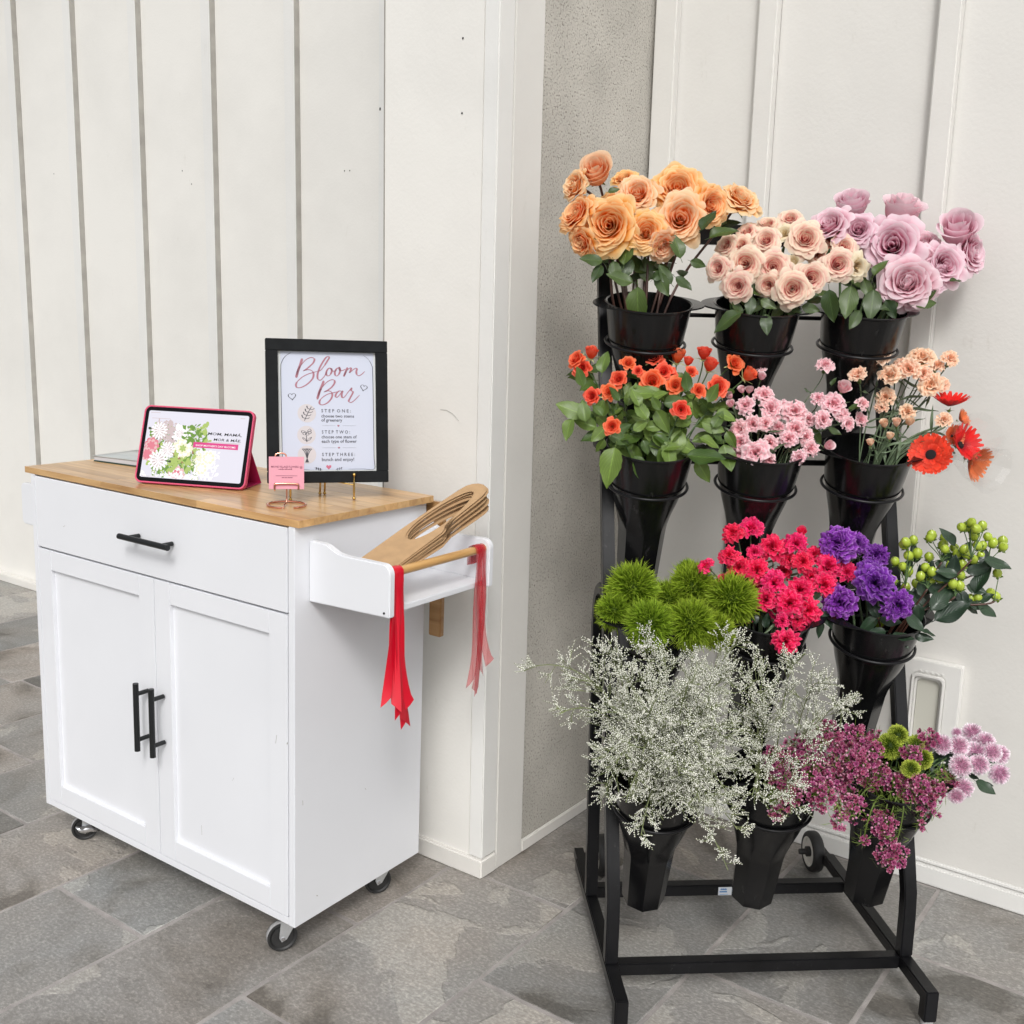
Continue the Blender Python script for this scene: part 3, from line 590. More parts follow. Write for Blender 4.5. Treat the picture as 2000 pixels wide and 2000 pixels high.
# tablet
e = np.array([.917, .399, 0]); n0 = np.array([.399, -.917, 0]); tl = math.radians(19)
tn = n0*math.cos(tl)+np.array([0, 0, 1])*math.sin(tl); tu = np.cross(tn, e)
if tu[2] < 0: tu = -tu
TBM = cm(np.array([-.535, .036, .9005]), e, tu, np.cross(e, tu))
tb = thing('tablet', 'tablet in a pink folding case showing a flower shop page, propped on the wooden top', 'tablet', TBM)
W_, H_ = .253, .172
def rr2(x0, x1, y0, y1, r, n=6): return rrect(x0, x1, y0, y1, r, n)
q = G(); q.prism(rr2(0, W_, 0.003, H_, .014), (0, 0, -.010), (1, 0, 0), (0, 1, 0), (0, 0, 1), .0095); part('case_shell', q, M['pink'], tb, bev=.0015)
def ring3(q, out, inn, z0, z1):
    n = len(out); V = [(x, y, z0) for x, y in out]+[(x, y, z0) for x, y in inn]+[(x, y, z1) for x, y in out]+[(x, y, z1) for x, y in inn]; Fs = []
    for i in range(n):
        j = (i+1) % n; Fs += [(i, n+i, n+j, j), (2*n+i, 2*n+j, 3*n+j, 3*n+i), (i, j, 2*n+j, 2*n+i), (n+i, 3*n+i, 3*n+j, n+j)]
    q.add(V, Fs)
q = G(); ring3(q, rr2(.0, W_, .003, H_, .014), rr2(.0032, W_-.0032, .0062, H_-.0032, .012), -.0006, .0018); part('case_lip', q, M['pink'], tb, bev=.0006, smooth=50)
q = G(); q.prism(rr2(.0034, W_-.0034, .0064, H_-.0034, .0118), (0, 0, -.0004), (1, 0, 0), (0, 1, 0), (0, 0, 1), .0014); bz = part('bezel', q, M['bezel'], tb, smooth=50)
sx0, sx1, sy0, sy1 = .0115, W_-.0115, .0150, H_-.0115
q = G(); q.prism(rr2(sx0, sx1, sy0, sy1, .004), (0, 0, .0011), (1, 0, 0), (0, 1, 0), (0, 0, 1), .0002); sc = part('screen', q, M['screen'], tb, smooth=0)
SX = lambda u: sx0+(sx1-sx0)*u
SY = lambda v: sy1-(sy1-sy0)*v
zl = [.00135]
def petals_on_screen(q, u, v, r, n, wid, z, rot=0, asp=1.0, r0=0.0):
    for k in range(n):
        a = rot+2*math.pi*k/n; d = np.array([math.cos(a), math.sin(a)]); p = np.array([-d[1], d[0]]); c = np.array([SX(u), SY(v)])
        P = [c+d*r*r0, c+d*r*.55+p*wid*r, c+d*r*.9+p*wid*r*.7, c+d*r, c+d*r*.9-p*wid*r*.7, c+d*r*.55-p*wid*r]
        P = [(min(max(x, sx0+.0005), sx1), min(max(y, sy0+.001), sy1), z) for x, y in P]
        q.add(P, [tuple(range(6))])
rsn = random.Random(3)
layers = []
def sb(col, fn):
    q = G(); fn(q, zl[0]); zl[0] += .00003; part('picture', q, SC[col], sc, smooth=0)
BL = [(.13, .33, .024), (.20, .40, .02), (.31, .30, .018), (.40, .52, .026), (.10, .60, .020), (.24, .60, .020), (.17, .76, .024), (.32, .90, .020), (.45, .70, .02), (.57, .66, .022), (.62, .84, .022), (.50, .86, .018)]
def blob(n, box, smin, smax, seed):
    r_ = random.Random(seed)
    def f(q, z):
        for _ in range(n):
            petals_on_screen(q, r_.uniform(box[0], box[1]), r_.uniform(box[2], box[3]), r_.uniform(smin, smax), 2, r_.uniform(.12, .3), z+r_.uniform(0, .00002), r_.uniform(0, 6.28))
    return f
sb('lime', blob(90, (.06, .62, .22, .93), .007, .018, 1)); sb('green', blob(120, (.05, .58, .2, .94), .006, .017, 2)); sb('dark', blob(26, (.05, .40, .25, .8), .005, .013, 3))
sb('brown', blob(24, (.06, .5, .4, .75), .005, .012, 5)); sb('mauve', blob(60, (.09, .28, .18, .42), .007, .014, 6))
sb('white', blob(42, (.30, .42, .24, .44), .007, .014, 8)); sb('white', blob(60, (.55, .75, .58, .95), .007, .014, 9)); sb('cream', blob(30, (.5, .62, .6, .9), .005, .010, 10))
def bloom2(u, v, r, cols):
    for k, c in enumerate(cols): sb(c, lambda q, z, k=k: petals_on_screen(q, u, v, r*(1-.22*k), 9-k, .30, z, k*.5))
bloom2(.07, .53, .019, ['pink', 'blush', 'pink']); bloom2(.04, .66, .015, ['blush', 'pink']); bloom2(.39, .54, .024, ['cream', 'white', 'cream', 'lime']); bloom2(.36, .94, .021, ['blush', 'white', 'pink', 'white', 'pink'])
for (u, v, r) in ((.24, .58, .019), (.16, .74, .024), (.13, .30, .020), (.34, .33, .014)):
    sb('white', lambda q, z: petals_on_screen(q, u, v, r, 15, .13, z, .2)); sb('mauve', lambda q, z: petals_on_screen(q, u, v, r*.62, 11, .12, z, .1)); sb('white', lambda q, z: petals_on_screen(q, u, v, r*.5, 9, .14, z, .4))
bloom2(.66, .66, .018, ['white', 'cream', 'white']); bloom2(.60, .82, .017, ['white', 'cream', 'white'])
sb('green', blob(12, (.40, .60, .28, .42), .008, .016, 12)); sb('lime', blob(16, (.28, .50, .62, .84), .009, .018, 13)); sb('white', blob(40, (.0, .56, .955, .985), .006, .010, 15))
z = zl[0]+.00005
q = G(); q.box(SX(.49), SX(.935), SY(.515), SY(.435), z, z+.00005); part('banner', q, SC['banner'], sc, smooth=0)
text("SHOP MOTHER'S DAY BLOOMS", SC['white'], sc, TR(SX(.515), SY(.495), z+.0001), (SX(.91)-SX(.515)), .0042)
text("MOM, MAMÁ,", SC['black'], sc, TR(SX(.62), SY(.325), z+.0001), SX(.955)-SX(.62), .0085, shear=.12)
text("MOR & MÃE.", SC['black'], sc, TR(SX(.685), SY(.40), z+.0001), SX(.955)-SX(.685), .0070, shear=.12)
q = G(); q.box(SX(.02), SX(.12), SY(.034), SY(.028), z, z+.00004); q.box(SX(.04), SX(.23), SY(.118), SY(.112), z, z+.00004); q.box(SX(.62), SX(.95), SY(.428), SY(.418), z, z+.00004); q.box(SX(.02), SX(.16), SY(.988), SY(.984), z, z+.00004); q.box(SX(.92), SX(.965), SY(.05), SY(.043), z, z+.00004); part('small_print', q, SC['mauve'], sc, smooth=0)
# folded flap that props it
inv = TBM.inverted() @ CT
def cp(x, y, z): return tuple(inv @ Vector((x, y, z)))
hb = np.array([-.535, .036, .9005])+tu*.105-tn*.0108
q = G(); A0 = hb+e*.012; A1 = hb+e*.243; Bk = np.array([-.535, .036, .9015])-n0*.105; Bk[2] = .9015
B0 = Bk+e*.012; B1 = Bk+e*.243; C0_ = np.array([-.535, .036, .9015])-n0*.012; D0, D1 = C0_+e*.012, C0_+e*.243
V = [cp(*p) for p in (A0, A1, B1, B0, D0, D1)]
q.add(V, [(0, 1, 2, 3), (3, 2, 5, 4)]); o = part('folding_flap', q, M['pinkd'], tb, smooth=0); md = o.modifiers.new('s', 'SOLIDIFY'); md.thickness = .0022

# framed sign on its brass easel
fe = np.array([.613, .790, 0]); fn = np.array([.790, -.613, 0]); ft = math.radians(8)
fnn = fn*math.cos(ft)+np.array([0, 0, 1])*math.sin(ft); fu = np.cross(fnn, fe)
if fu[2] < 0: fu = -fu
FC = np.array([-.1875, .0960, .9358])          # bottom left corner of the frame face
FRM = cm(FC, fe, fu, fnn)
fs = thing('framed_sign', 'black framed Bloom Bar sign with pink script lettering standing on a small brass easel', 'sign', FRM)
FWd, FHt, B_ = .2435, .288, .0235
for (x0_, x1_, y0_, y1_) in ((0, FWd, 0, B_), (0, FWd, FHt-B_, FHt), (0, B_, B_+.0001, FHt-B_-.0001), (FWd-B_, FWd, B_+.0001, FHt-B_-.0001)):
    q = G(); q.box(x0_, x1_, y0_, y1_, -.016, .0); part('frame_side', q, M['frame'], fs, bev=.001)
q = G(); q.box(B_, FWd-B_, B_, FHt-B_, -.0115, -.0105); part('mount', q, M['mat_edge'], fs, smooth=0)
q = G(); q.box(B_+.006, FWd-B_-.004, B_+.002, FHt-B_-.001, -.0103, -.0100); pp_ = part('printed_sheet', q, M['paper'], fs, smooth=0)
FX = lambda X: (X-104)/946*FWd
FY = lambda Y: (1212-Y)/1122*FHt
def Z2(X, Y): return ((540+.1035*X-500)/.2484, (670+.1035*Y-640)/.2484)
def ribbon(q, pts, wid, z, k=6, taper=True):
    P = smooth_pts([(x, y, 0) for x, y in pts], k)[:, :2]; t = np.gradient(P, axis=0); t /= np.linalg.norm(t, axis=1)[:, None]+1e-9
    n_ = np.stack([-t[:, 1], t[:, 0]], 1); s_ = np.linspace(0, 1, len(P)); wv = wid*(.55+.75*np.abs(t[:, 1])**2*(t[:, 0] < .55))
    if taper: wv *= np.clip(np.minimum(s_, 1-s_)*18+.35, 0, 1)
    a = P+n_*wv[:, None]/2; b = P-n_*wv[:, None]/2
    q.grid(np.stack([np.c_[a, np.full(len(P), z)], np.c_[b, np.full(len(P), z)]]))
def stroke(pts, col, wid=.0030, z=-.0096, name='script_lettering', conv=True):
    P = [Z2(*p) for p in pts] if conv else pts
    q = G(); ribbon(q, [(FX(x), FY(y)) for x, y in P], wid, z); part(name, q, M[col], pp_, smooth=0)
stroke([(540, 280), (500, 400), (455, 520), (420, 645)], 'script', .0040)
stroke([(432, 600), (460, 500), (520, 400), (600, 310), (680, 265), (740, 265), (765, 300), (740, 360), (680, 420), (610, 480), (550, 515)], 'script')
stroke([(550, 515), (620, 490), (690, 495), (735, 530), (745, 590), (720, 660), (660, 730), (580, 790), (500, 825), (435, 825), (415, 780), (440, 720), (520, 640), (620, 580), (720, 545), (820, 515)], 'script')
stroke([(820, 515), (870, 500), (940, 420), (1010, 310), (1040, 255), (1020, 235), (980, 255), (920, 340), (860, 450), (820, 570), (820, 650), (850, 680), (890, 670), (950, 600), (1000, 520)], 'script')
stroke([(1085, 480), (1045, 450), (1000, 490), (980, 550), (1000, 595), (1040, 590), (1075, 540), (1088, 490), (1075, 455), (1095, 500), (1140, 505), (1180, 480)], 'script')
stroke([(1225, 440), (1180, 460), (1145, 520), (1150, 580), (1185, 595), (1225, 550), (1245, 480), (1228, 432), (1240, 490), (1290, 490), (1345, 465)], 'script')
stroke([(1385, 430), (1350, 510), (1308, 605)], 'script', .0034)
stroke([(1312, 590), (1370, 490), (1430, 440), (1452, 445), (1440, 490), (1425, 530), (1480, 480), (1540, 443), (1562, 460), (1550, 510), (1560, 560), (1600, 585), (1660, 550), (1715, 495)], 'script')
stroke([(935, 690), (900, 780), (850, 900), (805, 1045)], 'script', .0040)
stroke([(820, 990), (860, 880), (920, 790), (1000, 710), (1080, 670), (1130, 680), (1135, 730), (1080, 810), (1000, 870), (930, 905)], 'script')
stroke([(930, 905), (1010, 880), (1070, 900), (1090, 960), (1060, 1040), (990, 1110), (910, 1145), (855, 1130), (850, 1080), (900, 1010), (1000, 945), (1090, 920), (1180, 895)], 'script')
stroke([(1280, 885), (1220, 880), (1165, 930), (1150, 985), (1180, 1000), (1230, 950), (1285, 875), (1265, 950), (1280, 1005), (1320, 990), (1380, 910), (1430, 850), (1455, 820), (1450, 870), (1482, 890), (1465, 940), (1420, 1020), (1400, 1070), (1440, 1095), (1500, 1060), (1560, 1000), (1610, 950)], 'script')
def heart_pts(cx_, cy_, r, tilt=0, n=22):
    P = []
    for k in range(n+1):
        t = 2*math.pi*k/n; x = 16*math.sin(t)**3/17; y = -(13*math.cos(t)-5*math.cos(2*t)-2*math.cos(3*t)-math.cos(4*t))/17
        P.append((cx_+r*(x*math.cos(tilt)-y*math.sin(tilt)), cy_+r*(x*math.sin(tilt)+y*math.cos(tilt))))
    return P
stroke(heart_pts(340, 990, 72, -.1), 'ink', .0013); stroke(heart_pts(1690, 810, 66, .25), 'ink', .0013)
def filled_heart(X, Y, r, col):
    P = heart_pts(X, Y, r)[:-1]; q = G(); q.add([(FX(x), FY(y), -.0096) for x, y in P], [tuple(range(len(P)-1, -1, -1))]); part('heart', q, M[col], pp_, smooth=0)
filled_heart(580, 1088, 22, 'heart'); filled_heart(660, 762, 10, 'script'); filled_heart(662, 936, 10, 'script')
for yy in (761, 936):
    for a, b in ((530, 640), (690, 800)): stroke([(a, yy), ((a+b)/2, yy), (b, yy)], 'ink', .00045, conv=False, name='rule')
stroke([(300, 193), (255, 225), (228, 270), (220, 330), (220, 600), (221, 1000), (222, 1105), (320, 1107), (430, 1108)], 'ink', .0010, conv=False, name='border_line')
stroke([(862, 200), (905, 235), (932, 285), (937, 330), (940, 600), (941, 1000), (942, 1104), (850, 1105), (735, 1106)], 'ink', .0010, conv=False, name='border_line')
for s_, X in ((1, 500), (-1, 662)):
    stroke([(X-32*s_, 1092), (X, 1104), (X+30*s_, 1110)], 'ink', .0006, conv=False, name='sprig')
    for k in range(3):
        for t in (-1, 1): stroke([(X-12*s_+k*16*s_, 1098+k*4), (X-22*s_+k*16*s_, 1098+k*4+t*9)], 'ink', .0022, conv=False, name='sprig')
for (X, Y) in ((415, 665), (410, 835), (412, 990)):
    q = G(); P = [(FX(X+72*math.cos(a)), FY(Y+72*math.sin(a)), -.00985) for a in np.linspace(0, 2*math.pi, 28, endpoint=False)]; q.add(P, [tuple(range(27, -1, -1))]); part('round_spot', q, M['blush'], pp_, smooth=0)
def ln(P, wd_=.0011): stroke(P, 'ink', wd_, conv=False, name='line_drawing')
ln([(395, 725), (410, 690), (430, 650), (452, 612)])
for k in range(4):
    X, Y = 402+k*13, 705-k*24
    ln([(X, Y), (X-20, Y-8), (X-26, Y-28)], .0018); ln([(X, Y), (X+20, Y+2), (X+34, Y-8)], .0018)
for k in range(5):
    a = -.5+k*.9; ln([(410+6*math.cos(a), 808+6*math.sin(a)), (410+34*math.cos(a-.35), 808+26*math.sin(a-.35)), (410+38*math.cos(a), 808+30*math.sin(a)), (410+34*math.cos(a+.35), 808+26*math.sin(a+.35)), (410+6*math.cos(a), 808+6*math.sin(a))])
ln([(408, 838), (410, 865), (412, 892)]); ln([(411, 885), (430, 862), (448, 852), (436, 872), (412, 886)]); ln([(411, 882), (395, 862), (380, 856), (390, 874), (411, 882)])
for dx in (-28, -12, 0, 12, 28):
    ln([(412, 1022), (412+dx*.4, 985), (412+dx, 950)]); ln(heart_pts(412+dx, 948, 8))
    ln([(412, 1020), (412-dx*.3, 1040), (412-dx*.45, 1052)])
def ftext(s, X, Y, w_, h_, **k): text(s, M['ink'], pp_, TR(FX(X), FY(Y), -.0096), FX(X+w_)-FX(X), FY(0)-FY(h_), **k)
ftext('S T E P  O N E :', 527, 657, 232, 26); ftext('choose two stems', 527, 697, 258, 24); ftext('of greenery', 527, 738, 164, 34)
ftext('S T E P  T W O :', 529, 824, 222, 26); ftext('choose one stem of', 527, 862, 277, 25); ftext('each type of flower', 527, 905, 277, 34)
ftext('S T E P  T H R E E :', 529, 1002, 260, 26); ftext('bunch and enjoy!', 527, 1050, 255, 36)
# easel
es = thing('brass_easel', 'little brass table easel with ball feet holding the black framed sign', 'easel', CT @ TR(-.117, .178, .9003))
def ec(p): return np.array(p)-np.array([-.117, .178, .9003])
LF, RF = np.array([-.157, .128, .9003]), np.array([-.079, .229, .9003])
for Fp in (LF, RF):
    q = G(); t0 = Fp+np.array([0, 0, .0035]); t1 = Fp+np.array([0, 0, .052])-fn*.001
    q.tube(smooth_pts([ec(t0), ec(t0*.75+t1*.25), ec(t0*.4+t1*.6), ec(t1)], 4), [.0011, .0016, .0020, .0022, .0023, .0023, .0023, .0023, .0021, .0019, .0016, .0013, .0012], 12)
    q.ball(ec(t0), .0036, 12); q.ball(ec(t1), .0038, 12); part('front_leg', q, M['gold'], es, smooth=70)
    q = G(); a = Fp+np.array([0, 0, .031]); b = np.array([-.117, .178, .94])-fn*.028; q.tube([ec(a), ec(b)], .0013, 8); part('arm', q, M['gold'], es, smooth=70)
for dx in (-.0048, .0048):
    base = np.array([-.168, .228, .9003])+fe*dx; q = G(); q.tube([ec(base+np.array([0, 0, .003])), ec(base+np.array([0, 0, .055])+fn*.010), ec(base+fn*.028+np.array([0, 0, .12]))], .0021, 10); q.ball(ec(base+np.array([0, 0, .003])), .0034, 12); part('back_leg', q, M['gold'], es, smooth=70)

# card holder and card
hc = np.array([-.1255, .088, .9003])
ch = thing('card_holder', 'rose gold wire card holder with ring base on the near corner of the worktop', 'card holder', CT @ TR(hc))
vd = np.array([.72, -.69, 0]); vd /= np.linalg.norm(vd); vr = np.array([-vd[1], vd[0], 0])      # vd faces the viewer
q = G(); R_ = .037
q.tube([vr*R_*math.sin(a)+vd*R_*math.cos(a)+np.array([0, 0, .0022]) for a in np.linspace(math.radians(22), math.radians(346), 44)], .0021, 10); part('ring_base', q, M['copper'], ch, smooth=70)
q = G(); q.tube(smooth_pts([vd*.0365+vr*-.006+np.array([0, 0, .0025]), vd*.01+vr*-.004+np.array([0, 0, .0035]), -vd*.002+np.array([0, 0, .010]), -vd*.002+np.array([0, 0, .045])], 6), .0016, 10); part('stem', q, M['copper'], ch, smooth=70)
q = G(); zc = .038
q.tube(smooth_pts([vr*-.0225+vd*.012+np.array([0, 0, .0335]), vr*-.0225+vd*.012+np.array([0, 0, zc+.004]), vr*-.018+vd*.012+np.array([0, 0, zc+.0075]), vr*.018+vd*.012+np.array([0, 0, zc+.0075]), vr*.0225+vd*.012+np.array([0, 0, zc+.004]), vr*.0225+vd*.012+np.array([0, 0, .0335])], 5), .0018, 8)
q.tube(smooth_pts([vr*-.0225+vd*.012+np.array([0, 0, .034]), vr*-.0225-vd*.006+np.array([0, 0, .034]), vr*-.022-vd*.012+np.array([0, 0, .09]), vr*-.018-vd*.014+np.array([0, 0, .1005]), vr*-.004-vd*.014+np.array([0, 0, .1005]), vr*0-vd*.012+np.array([0, 0, .09]), -vd*.003+np.array([0, 0, .05])], 5), .0016, 8); part('wire_cradle', q, M['copper'], ch, smooth=70)
th_ = math.radians(9); cn = vd*math.cos(th_)+np.array([0, 0, 1])*math.sin(th_); cu_ = np.cross(cn, vr); cu_ = cu_ if cu_[2] > 0 else -cu_
c0 = hc+vd*.0095+np.array([0, 0, .0345])-vr*.0335
cd_ = thing('business_card', 'square pink florist card with dark lettering held by the rose gold wire holder', 'card', cm(c0, vr, cu_, cn))
q = G(); q.box(0, .067, 0, .063, -.0010, 0); cb = part('card', q, M['card'], cd_, bev=.0002)
text('MAYNE VILLAGE FLOWERS', M['cardink'], cb, TR(.0045, .0415, .0003), .052, .0038)
q = G()
for k in range(9): q.box(.0185+k*.0029, .0206+k*.0029, .0378, .0390+.0005*(k % 3), .0002, .0004)
part('printed_words', q, M['cardink'], cb)
q = G()
for k in range(3): q.tube([(.060+.0015*k, .040, .0003), (.059+.0022*k, .0445+.001*(k % 2), .0003)], .0004, 4)
part('printed_sprig', q, M['cardink'], cb)
q = G(); q.box(.013, .054, .0255, .0263, .0002, .0004); part('printed_line', q, M['cardink'], cb)
q = G()
for k in range(12): q.box(.0245+k*.0016+(k > 2)*.0007+(k > 5)*.0007, .0257+k*.0016+(k > 2)*.0007+(k > 5)*.0007, .0216, .0230+.0003*(k % 2), .0002, .0004)
part('printed_number', q, M['cardink'], cb)

# kraft carriers in the side shelf
ka = np.array([.030, .285, .118]); KL = np.linalg.norm(ka); ka /= KL; kb = np.array([1, 0, -.12]); kb -= ka*(kb @ ka); kb /= np.linalg.norm(kb); kn = np.cross(ka, kb); kn = kn if kn[2] > 0 else -kn
def carrier_mesh():
    L = .325; w0 = .034; out = []; 
    ys = [(-w0, 0), (-w0, .13), (-w0*.93, .20), (-w0*.86, .27)]+[(w0*.82*math.cos(a), .288+.036*math.sin(a)) for a in np.linspace(math.pi, 0, 9)]+[(w0*.86, .27), (w0*.93, .20), (w0*.97, .165), (w0*1.25, .160), (w0*1.25, 0)]
    # resample the outline and the hand hole to equal counts
    def res(P, n, closed=True):
        P = np.array(P+[P[0]], float); d = np.r_[0, np.cumsum(np.linalg.norm(np.diff(P, axis=0), axis=1))]; t = np.linspace(0, d[-1], n, endpoint=False)
        return np.stack([np.interp(t, d, P[:, 0]), np.interp(t, d, P[:, 1])], 1)
    hole = [(.0255*math.cos(a)*(1-.20*math.sin(a)), .197+.096*math.sin(a)) for a in np.linspace(math.pi*1.25, -math.pi*.75, 40, endpoint=False)]
    O = res(ys, 60); Hh = res(hole, 60)
    # start both at the same angle about the hole centre
    c = np.array([0, .19]); oa = np.arctan2(*(O-c).T); ha = np.arctan2(*(Hh-c).T)
    O = O[np.argsort(oa)]; Hh = Hh[np.argsort(ha)]
    q = G(); n = 60; V = [(x, y, 0) for x, y in O]+[(x, y, 0) for x, y in Hh]+[(x, y, -.0010) for x, y in O]+[(x, y, -.0010) for x, y in Hh]; Fs = []
    for i in range(n):
        j = (i+1) % n; Fs += [(i, n+i, n+j, j), (2*n+i, 2*n+j, 3*n+j, 3*n+i), (i, j, 2*n+j, 2*n+i), (n+i, 3*n+i, 3*n+j, n+j)]
    q.add(V, Fs); return q.mesh('kraft_carrier', M['kraft'], 0, 0)
km = carrier_mesh(); k0 = np.array([.118, .062, .8235])
for k in range(9):
    o_ = k0-kn*(.00195*k+.0003*math.sin(k*4))+kb*(.0012*math.sin(k*2.1)+.0006*k)+ka*(.004*math.sin(k*1.7)-.001*k)
    rot = Matrix.Rotation(.016*math.sin(k*3.3), 4, 'Z') @ Matrix.Rotation(-.010*k, 4, 'X')
    o = link('kraft_carrier', km, None, cm(o_, kb, ka, kn) @ rot)
    tag(o, 'brown kraft flower carrier with oval hand hole, topmost of the bundle in the side shelf' if k == 0 else 'flat brown kraft flower carrier pressed under the top one in the side shelf', 'carrier', 'kraft carriers in the side shelf')

# ribbons over the rail
def ribbon_strip(name, y, zend, flare, wd, mat, label, group, seed, edge=None, sway=.004):
    r_ = random.Random(seed); P = []
    rail = np.array([.172, y, .8215]); rr_ = .0098+.0005*(seed % 5)
    for a in np.linspace(math.pi*.95, 0, 7): P.append(rail+np.array([rr_*math.cos(a), 0, rr_*math.sin(a)]))
    x0 = .172+rr_; n_ = 14; fl = flare
    for k in range(1, n_+1):
        t = k/n_; P.append(np.array([x0+fl[0]*t**3+.002*math.sin(5*t+seed), y+fl[1]*t**3.2+sway*math.sin(6*t+seed)*t, .8215-(.8215-zend)*t]))
    P = [np.array([.172-rr_, y, .8215-.03])]+P
    P = np.array(P); tw = np.linspace(0, fl[2], len(P))**1; base_ang = r_.uniform(-.5, .5)
    A, B = [], []
    for i, p in enumerate(P):
        t = max(0, (i-7)/n_); ang = (base_ang*min(1, t*4)+fl[2]*t**2)
        d = np.array([math.sin(ang), math.cos(ang), 0])*wd/2*(1-.35*math.exp(-((t-.12)/.12)**2))
        cut = np.array([0, 0, .008*(1 if seed % 2 else -1)]) if i == len(P)-1 else 0
        A.append(p+d+cut); B.append(p-d-cut)
    q = G(); q.grid(np.stack([A, (np.array(A)+np.array(B))/2+np.array([.0012, 0, 0]), B])-rail)
    o = thing(name, label, 'ribbon', CT @ TR(rail), group); part('strip', q, mat, o, smooth=180)
    if edge:
        q = G(); q.tube(np.array(A)-rail, .00028, 4); q.tube(np.array(B)-rail, .00028, 4); part('woven_edge', q, edge, o)
for i, (dy, ze, fl) in enumerate([(.0, 0.590, (.010, -.032, .9)), (.002, 0.575, (.014, -.012, .5)), (.0045, 0.558, (.010, -.004, .3)), (.007, 0.545, (.012, .006, .2)), (.0095, 0.535, (.014, .010, -.2)), (.0125, 0.528, (.008, .024, -.4)), (.015, 0.570, (.016, .014, .4))]):
    ribbon_strip('satin_ribbon', .0585+dy, ze, fl, .019, M['satin'], ['glossy red satin ribbon whose end kicks out to the left of the near bundle', 'glossy red satin ribbon hanging in the middle of the near bundle', 'glossy red satin ribbon hanging in the middle of the near bundle', 'glossy red satin ribbon hanging in the middle of the near bundle', 'glossy red satin ribbon hanging in the middle of the near bundle', 'longest glossy red satin ribbon with a slanted tip at the right of the near bundle', 'short glossy red satin ribbon at the right side of the near bundle'][i], 'red satin ribbons on the rail', i+1, sway=.0015)
for i, (dy, ze, fl) in enumerate([(-.010, 0.548, (-.006, -.014, .7)), (-.005, 0.533, (.002, -.006, .3)), (0, 0.528, (.004, .002, -.3)), (.004, 0.563, (.006, .010, -.6)), (.008, 0.583, (.010, .018, .9))]):
    ribbon_strip('organza_ribbon', .318+dy, ze, fl, .0165, M['organza'], ['sheer red organza ribbon bulging left at the far end of the rail', 'sheer red organza ribbon in the far bundle', 'sheer red organza ribbon in the far bundle', 'sheer red organza ribbon in the far bundle', 'short sheer red organza ribbon flicking right at the far end of the rail'][i], 'sheer red ribbons on the rail', i+3, M['organza_e'], .007)

# ================================================================== THE FLOWER STAND  (u along the front, w to the back, z up)
st = thing('flower_stand', 'black steel tiered flower stand holding twelve black buckets', 'flower stand', RACK)
def sweep(path, u0, u1, th, name, bev=.002):
    """rectangular tube whose centre line runs through (w,z) points, between u0 and u1"""
    P = np.array(path, float); T_ = np.gradient(P, axis=0); 
    L, R = [], []
    for i in range(len(P)):
        a = P[i]-P[i-1] if i else P[1]-P[0]; b = P[i+1]-P[i] if i < len(P)-1 else P[i]-P[i-1]
        a /= np.linalg.norm(a); b /= np.linalg.norm(b); t = a+b; t /= np.linalg.norm(t); n_ = np.array([-t[1], t[0]]); k = th/2/max(.3, n_ @ np.array([-a[1], a[0]]))
        L.append(P[i]+n_*k); R.append(P[i]-n_*k)
    V = []; 
    for l, r_ in zip(L, R): V += [(u0, l[0], l[1]), (u1, l[0], l[1]), (u1, r_[0], r_[1]), (u0, r_[0], r_[1])]
    Fs = []; k = len(L)
    for i in range(k-1):
        for j in range(4): Fs.append((i*4+j, i*4+(j+1) % 4, (i+1)*4+(j+1) % 4, (i+1)*4+j))
    Fs += [(3, 2, 1, 0), tuple(4*(k-1)+j for j in range(4))]
    q = G(); q.add(V, Fs); return part(name, q, M['steel'], st, bev=bev)
TW = lambda z: .115+(z-.2)*.334
HT = 1.478
for u in (0, .580):
    a, b = u-.0125, u+.0125
    sweep([(.0, .010), (.0, .0595), (.5, .0595)], a, b, .025, 'base_rail')
    q = G(); q.lathe([(0, .0), (.0115, 0), (.0115, .010), (0, .010)], 16, (u, 0, .0)); part('foot_glide', q, M['rubber_g'], st)
    sweep([(.111, .0725), (.112, .15), (.116, .20)]+[(TW(z), z) for z in (.26, .6, 1.0, HT)], a, b, .025, 'post')
    arc = [(.350, .0725), (.362, .22), (.380, .42), (.398, .60), (.402, .655), (.396, .700), (.376, .730), (.345, .745), (.313, .748)]
    sweep(arc, a, b, .024, 'rear_post')
def ubar(w0, w1, z0, z1, name, u0=.0127, u1=.5673, bev=.002):
    q = G(); q.box(u0, u1, w0, w1, z0, z1); return part(name, q, M['steel'], st, bev=bev)
ubar(.0985, .1235, .047, .0722, 'front_bar'); bb = ubar(.373, .398, .047, .0722, 'rear_bar')
ubar(TW(1.46)-.010, TW(1.46)+.010, 1.436, 1.4775, 'top_bar')
# sticker on the rear bar
P = on_w(1403, 1738, .3728-.0004)-RO; u0 = P @ RU
q = G(); q.box(u0, u0+.030, .3722, .3728, .0485, .0675); lb = part('sticker', q, M['label_w'], bb, bev=.0002)
mwt = Matrix(((1, 0, 0, 0), (0, 0, -1, 0), (0, 1, 0, 0), (0, 0, 0, 1)))
q = G()
for k in range(7): q.box(u0+.005+k*.0020, u0+.0064+k*.0020, .3717, .3721, .0610, .0640+.0008*(k % 2)); q.box(u0+.003+k*.0024, u0+.0049+k*.0024, .3717, .3721, .0555, .0585)
part('printed_words', q, M['label_b'], lb)
q = G(); q.box(u0+.003, u0+.022, .3717, .3721, .0505, .0512); part('small_print', q, M['label_b'], lb)
